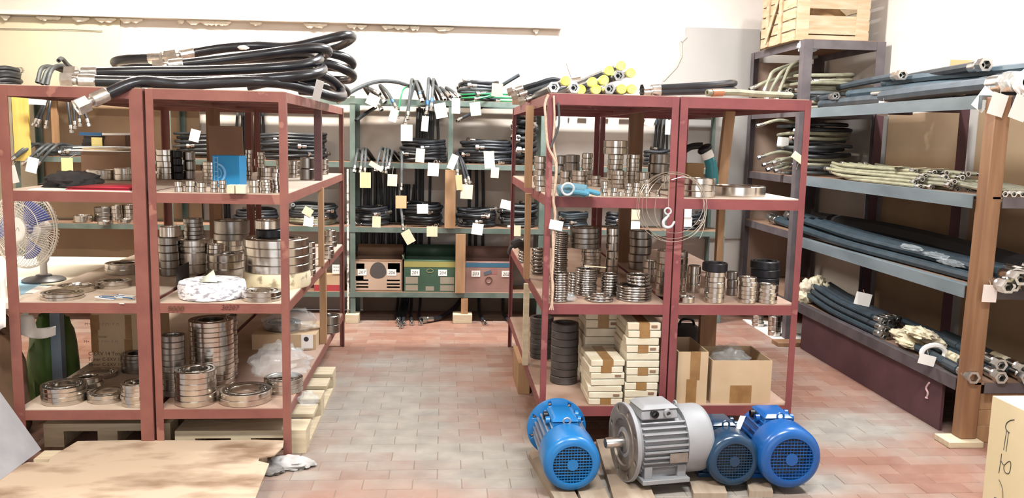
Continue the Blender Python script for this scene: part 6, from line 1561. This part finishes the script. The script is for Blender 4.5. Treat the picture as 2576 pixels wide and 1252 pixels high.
for u, v, w, h, r, m, lab in (
    (938, 252, 30, 28, 25, PK, 'pinkish card under three hose ends, top shelf'), (990, 290, 20, 32, 16, M_TAG, 'narrow tan card below the blue-banded hose'), (1023, 334, 29, 41, 0, M_TAG, 'biggest beige card, below the lowest twin nut'),
    (1069, 311, 17, 38, 5, M_TAGW, 'slim white card below the twin arches'), (1109, 278, 29, 37, -12, M_TAGW, 'white card tilted under the outward hose ends'), (1147, 266, 21, 38, 0, M_TAGW, 'upright white card at the green middle post'),
    (1196, 274, 26, 33, -8, M_TAG, 'beige card below the green hose fitting'), (1251, 226, 28, 32, 2, OR, 'tan card on the top shelf coil'), (1057, 391, 22, 34, 4, M_TAG, 'beige card in front of the left mid coil'),
    (1090, 426, 28, 33, 3, PK, 'pinkish card below the left mid coil'), (1139, 407, 18, 38, 22, M_TAG, 'slanting beige card beside the wooden stud'), (1231, 402, 26, 43, -5, M_TAG, 'tall beige card on the right mid coil'),
    (1245, 434, 20, 26, 3, M_TAG, 'small beige card below the tall one'), (919, 453, 27, 39, 0, YL, 'yellowish card below the grey hose ends'), (946, 418, 36, 12, 30, M_TAG, 'card lying aslant on the grey hose ends'),
    (987, 453, 24, 30, 2, M_TAG, 'square beige card right of the yellowish one'), (1174, 482, 30, 36, 3, M_TAG, 'beige card at the foot of the hanging trio'), (1155, 459, 16, 38, -5, OR, 'narrow tan card beside the hanging trio'),
    (1009, 508, 27, 32, 0, OR, 'tan card on the deepest hanging hose'), (1063, 525, 28, 24, -2, M_TAGW, 'white card on the lower coil left of the stud'), (947, 558, 21, 28, 2, M_TAG, 'beige card on the coil near the peeling post'),
    (1087, 582, 27, 26, 0, M_TAG, 'beige card on the lower shelf edge, left of the stud'), (1027, 596, 24, 34, -30, M_TAG, 'strongly tilted card below the lower shelf'), (1201, 576, 28, 28, 8, M_TAGW, 'whitish card on the lower shelf edge, right of the stud'),
    (1274, 515, 30, 22, 12, M_TAGW, 'white card on the dull coil by the aisle post'), (1297, 580, 26, 27, 0, M_TAG, 'beige card below the dull coil'),
    (81, 415, 27, 38, 14, M_TAGW, 'whitish card by the yellow board'), (35, 438, 16, 44, -12, PK, 'slim card left of the yellow board'), (169, 417, 28, 40, 0, YL, 'yellowish card behind the fan-side shelf'), (93, 253, 42, 20, 2, M_TAGW, 'broad white card under the top beam near the yellow board'),
    (490, 341, 24, 30, 14, M_TAGW, 'white card on the coil behind the blue box'), (774, 532, 24, 20, 30, M_TAG, 'card tilted on the coil beyond the biggest bearings'), (776, 556, 24, 26, 8, M_TAGW, 'lower card on the coil beyond the biggest bearings'),
    (1414, 303, 28, 28, 0, M_TAGW, 'white card in the race ring rack opening, by the rope'), (1442, 304, 20, 26, 2, M_TAGW, 'second white card in the opening, right of the rope'), (1486, 302, 22, 22, 0, M_TAG, 'beige card behind the dark back post'), (1543, 310, 27, 30, 2, M_TAG, 'beige card above the pair of wide rings'),
    (1636, 302, 24, 30, 20, M_TAG, 'folded card on the hoses right of the orange prop'), (1680, 320, 13, 36, 0, M_TAGW, 'white card beside the doubled posts'), (1597, 540, 26, 26, 0, M_TAG, 'upper card in the lower opening by the wire sling'), (1597, 566, 26, 20, 0, M_TAGW, 'lower card in the lower opening by the wire sling'),
    (1728, 536, 24, 22, 0, M_TAGW, 'white card right of the doubled posts'), (1730, 558, 22, 24, 0, M_TAGW, 'lower white card right of the doubled posts')):
    card(u, v, w, h, YT-random.uniform(0, .01), r, lab, m)
for u, v, w, h, y, r, m, lab in ((2222, 273, 28, 36, 5.62, 4, PK, 'pale card hanging from a silver nut on the long rack beam'), (2474, 250, 36, 58, 4.44, 34, M_TAGW, 'white card tilted below the fattest hose'), (2510, 263, 42, 56, 4.30, 14, PK, 'pinkish card below the white flange'),
                                 (2566, 272, 44, 60, 4.26, 18, PK, 'pinkish card at the wall side of the white flange'), (2490, 738, 38, 44, 4.285, 2, PK, 'pale square card on the orange timber post'), (2171, 752, 42, 32, 5.6, 12, M_TAGW, 'white card on the teal bundle, bottom level'), (2332, 905, 44, 26, 4.62, 14, M_TAGW, 'white card by the white band, bottom level'),
                                 (1970, 356, 30, 22, 7.02, 4, M_TAGW, 'whitish card in the middle bay of the corner rack'), (2010, 398, 40, 18, 6.64, 35, M_TAG, 'slanting card low in the middle bay of the corner rack'), (1399, 566, 34, 24, 4.262, 10, M_PAPER, 'white card wedged behind the rope')):
    card(u, v, w, h, y, r, lab, m, hang=ony(1397, 548, 4.272) if lab.startswith('white card wedged') else (Vector((2.935, 7.12, ony(u, v, y).z+.01)) if v < 380 else (ony(u, v, y).x, TY0-.001, tz[2]+.06)) if 'corner rack' in lab else None)
for u, v, w, h, x, lab in ((2352, 395, 40, 30, 3.05, 'tan card lying on the khaki hoses near the timber post'), (2250, 425, 48, 20, 3.0, 'tan card lying on the khaki hoses by the beam'), (2305, 420, 30, 22, 3.02, 'pale torn card among the khaki hoses')):
    p = onx(u, v, x); k = pxm(p); tag(MB().cbox((p.x+.03, min(p.y, 5.6), hz[2]+.122), (w/k*.8, .10, .002), Matrix.Rotation(-.1, 3, 'X') @ Matrix.Rotation(.6, 3, 'Z')).build('paper_tag', M_TAG), lab, 'tag')

# ---- slatted crate on the tall rack
cz = tz[4]+.004
x0, x1, y0, y1 = 2.80, 3.44, 6.78, 7.52
cr = thing('slatted_crate', 'pale slatted wooden crate on top of the tall corner rack', 'crate', ((x0+x1)/2, (y0+y1)/2, cz))
H = .44
# end boards facing the room
for z0, z1 in ((.0, .045), (.055, .20), (.255, .43)): MB().box(x0+.02, x1-.02, y0+.012, y0+.024, cz+z0, cz+z1).build('end_board', M_CRATE, cr)
for xa in (x0+.02, x1-.12): MB().box(xa, xa+.1, y0-.004, y0+.0115, cz, cz+H).build('corner_batten', M_CRATE, cr)
for xa in (x0+.02, x1-.1): MB().box(xa, xa+.08, y1-.012, y1, cz, cz+H).build('corner_batten', M_CRATE, cr)
for k in range(5):
    z0 = cz+k*.088
    MB().box(x0+.006, x0+.018, y0+.012, y1, z0, z0+.076).build('side_slat', M_CRATE, cr)
    MB().box(x1-.018, x1-.006, y0+.012, y1, z0, z0+.076).build('side_slat', M_CRATE, cr)
    MB().box(x0+.02, x1-.02, y1-.026, y1-.0125, z0, z0+.076).build('back_slat', M_CRATE, cr)
MB().box(x0+.02, x1-.02, y0+.025, y1-.03, cz+.0, cz+.012).build('base_board', M_CRATE, cr)
for yy in (y0+.26, y1-.2): MB().box(x0-.01, x0+.0055, yy, yy+.06, cz-.0, cz+H).build('upright', M_CRATE, cr)
MB().bar((x0-.014, y0+.30, cz+.42), (x0-.014, y1-.16, cz+.03), .05, .008, (1, 0, 0)).build('brace', M_CRATE, cr)
crumple('film_scrap', (x0+.12, y0-.01, cz-.05), .09, .03, .05, mat('film_grey', 'aeb2b4', .4), 'grey film scrap hanging under the crate corner', 'film', 81, .5, flat=False)
crumple('cardboard_filling', (3.15, 7.05, cz+.06), .2, .2, .16, M_CARD, 'brown packing heap inside the slatted crate', 'packing', 83, .3)
# ---- white board with chrome bearings on the floor behind the carton rack
wb = [onz(u, v, .012) for u, v in ((1868, 802), (1975, 868), (2145, 868), (2050, 815))]
tag(MB().prism([(p.x, p.y) for p in wb], (0, 0, 0), (1, 0, 0), (0, 1, 0), (0, 0, 1), .012).build('white_board', M_WHITE), 'white board lying on the floor under the corner rack', 'board')
stack(1936, 1968, 790, 846, .0125, 4, 'chrome bearing in the stack on the white floor board', 'b')
stack(1895, 1925, 788, 822, .0125, 3, 'chrome bearing in the pile at the back of the white floor board', 'b')
stack(2018, 2042, 806, 868, .0125, 4, 'chrome bearing in the slim column by the front post of the corner rack', 'b')
stack(2040, 2086, 824, 862, .0125, 2, 'black bearing of the pair on the white floor board', 'black')
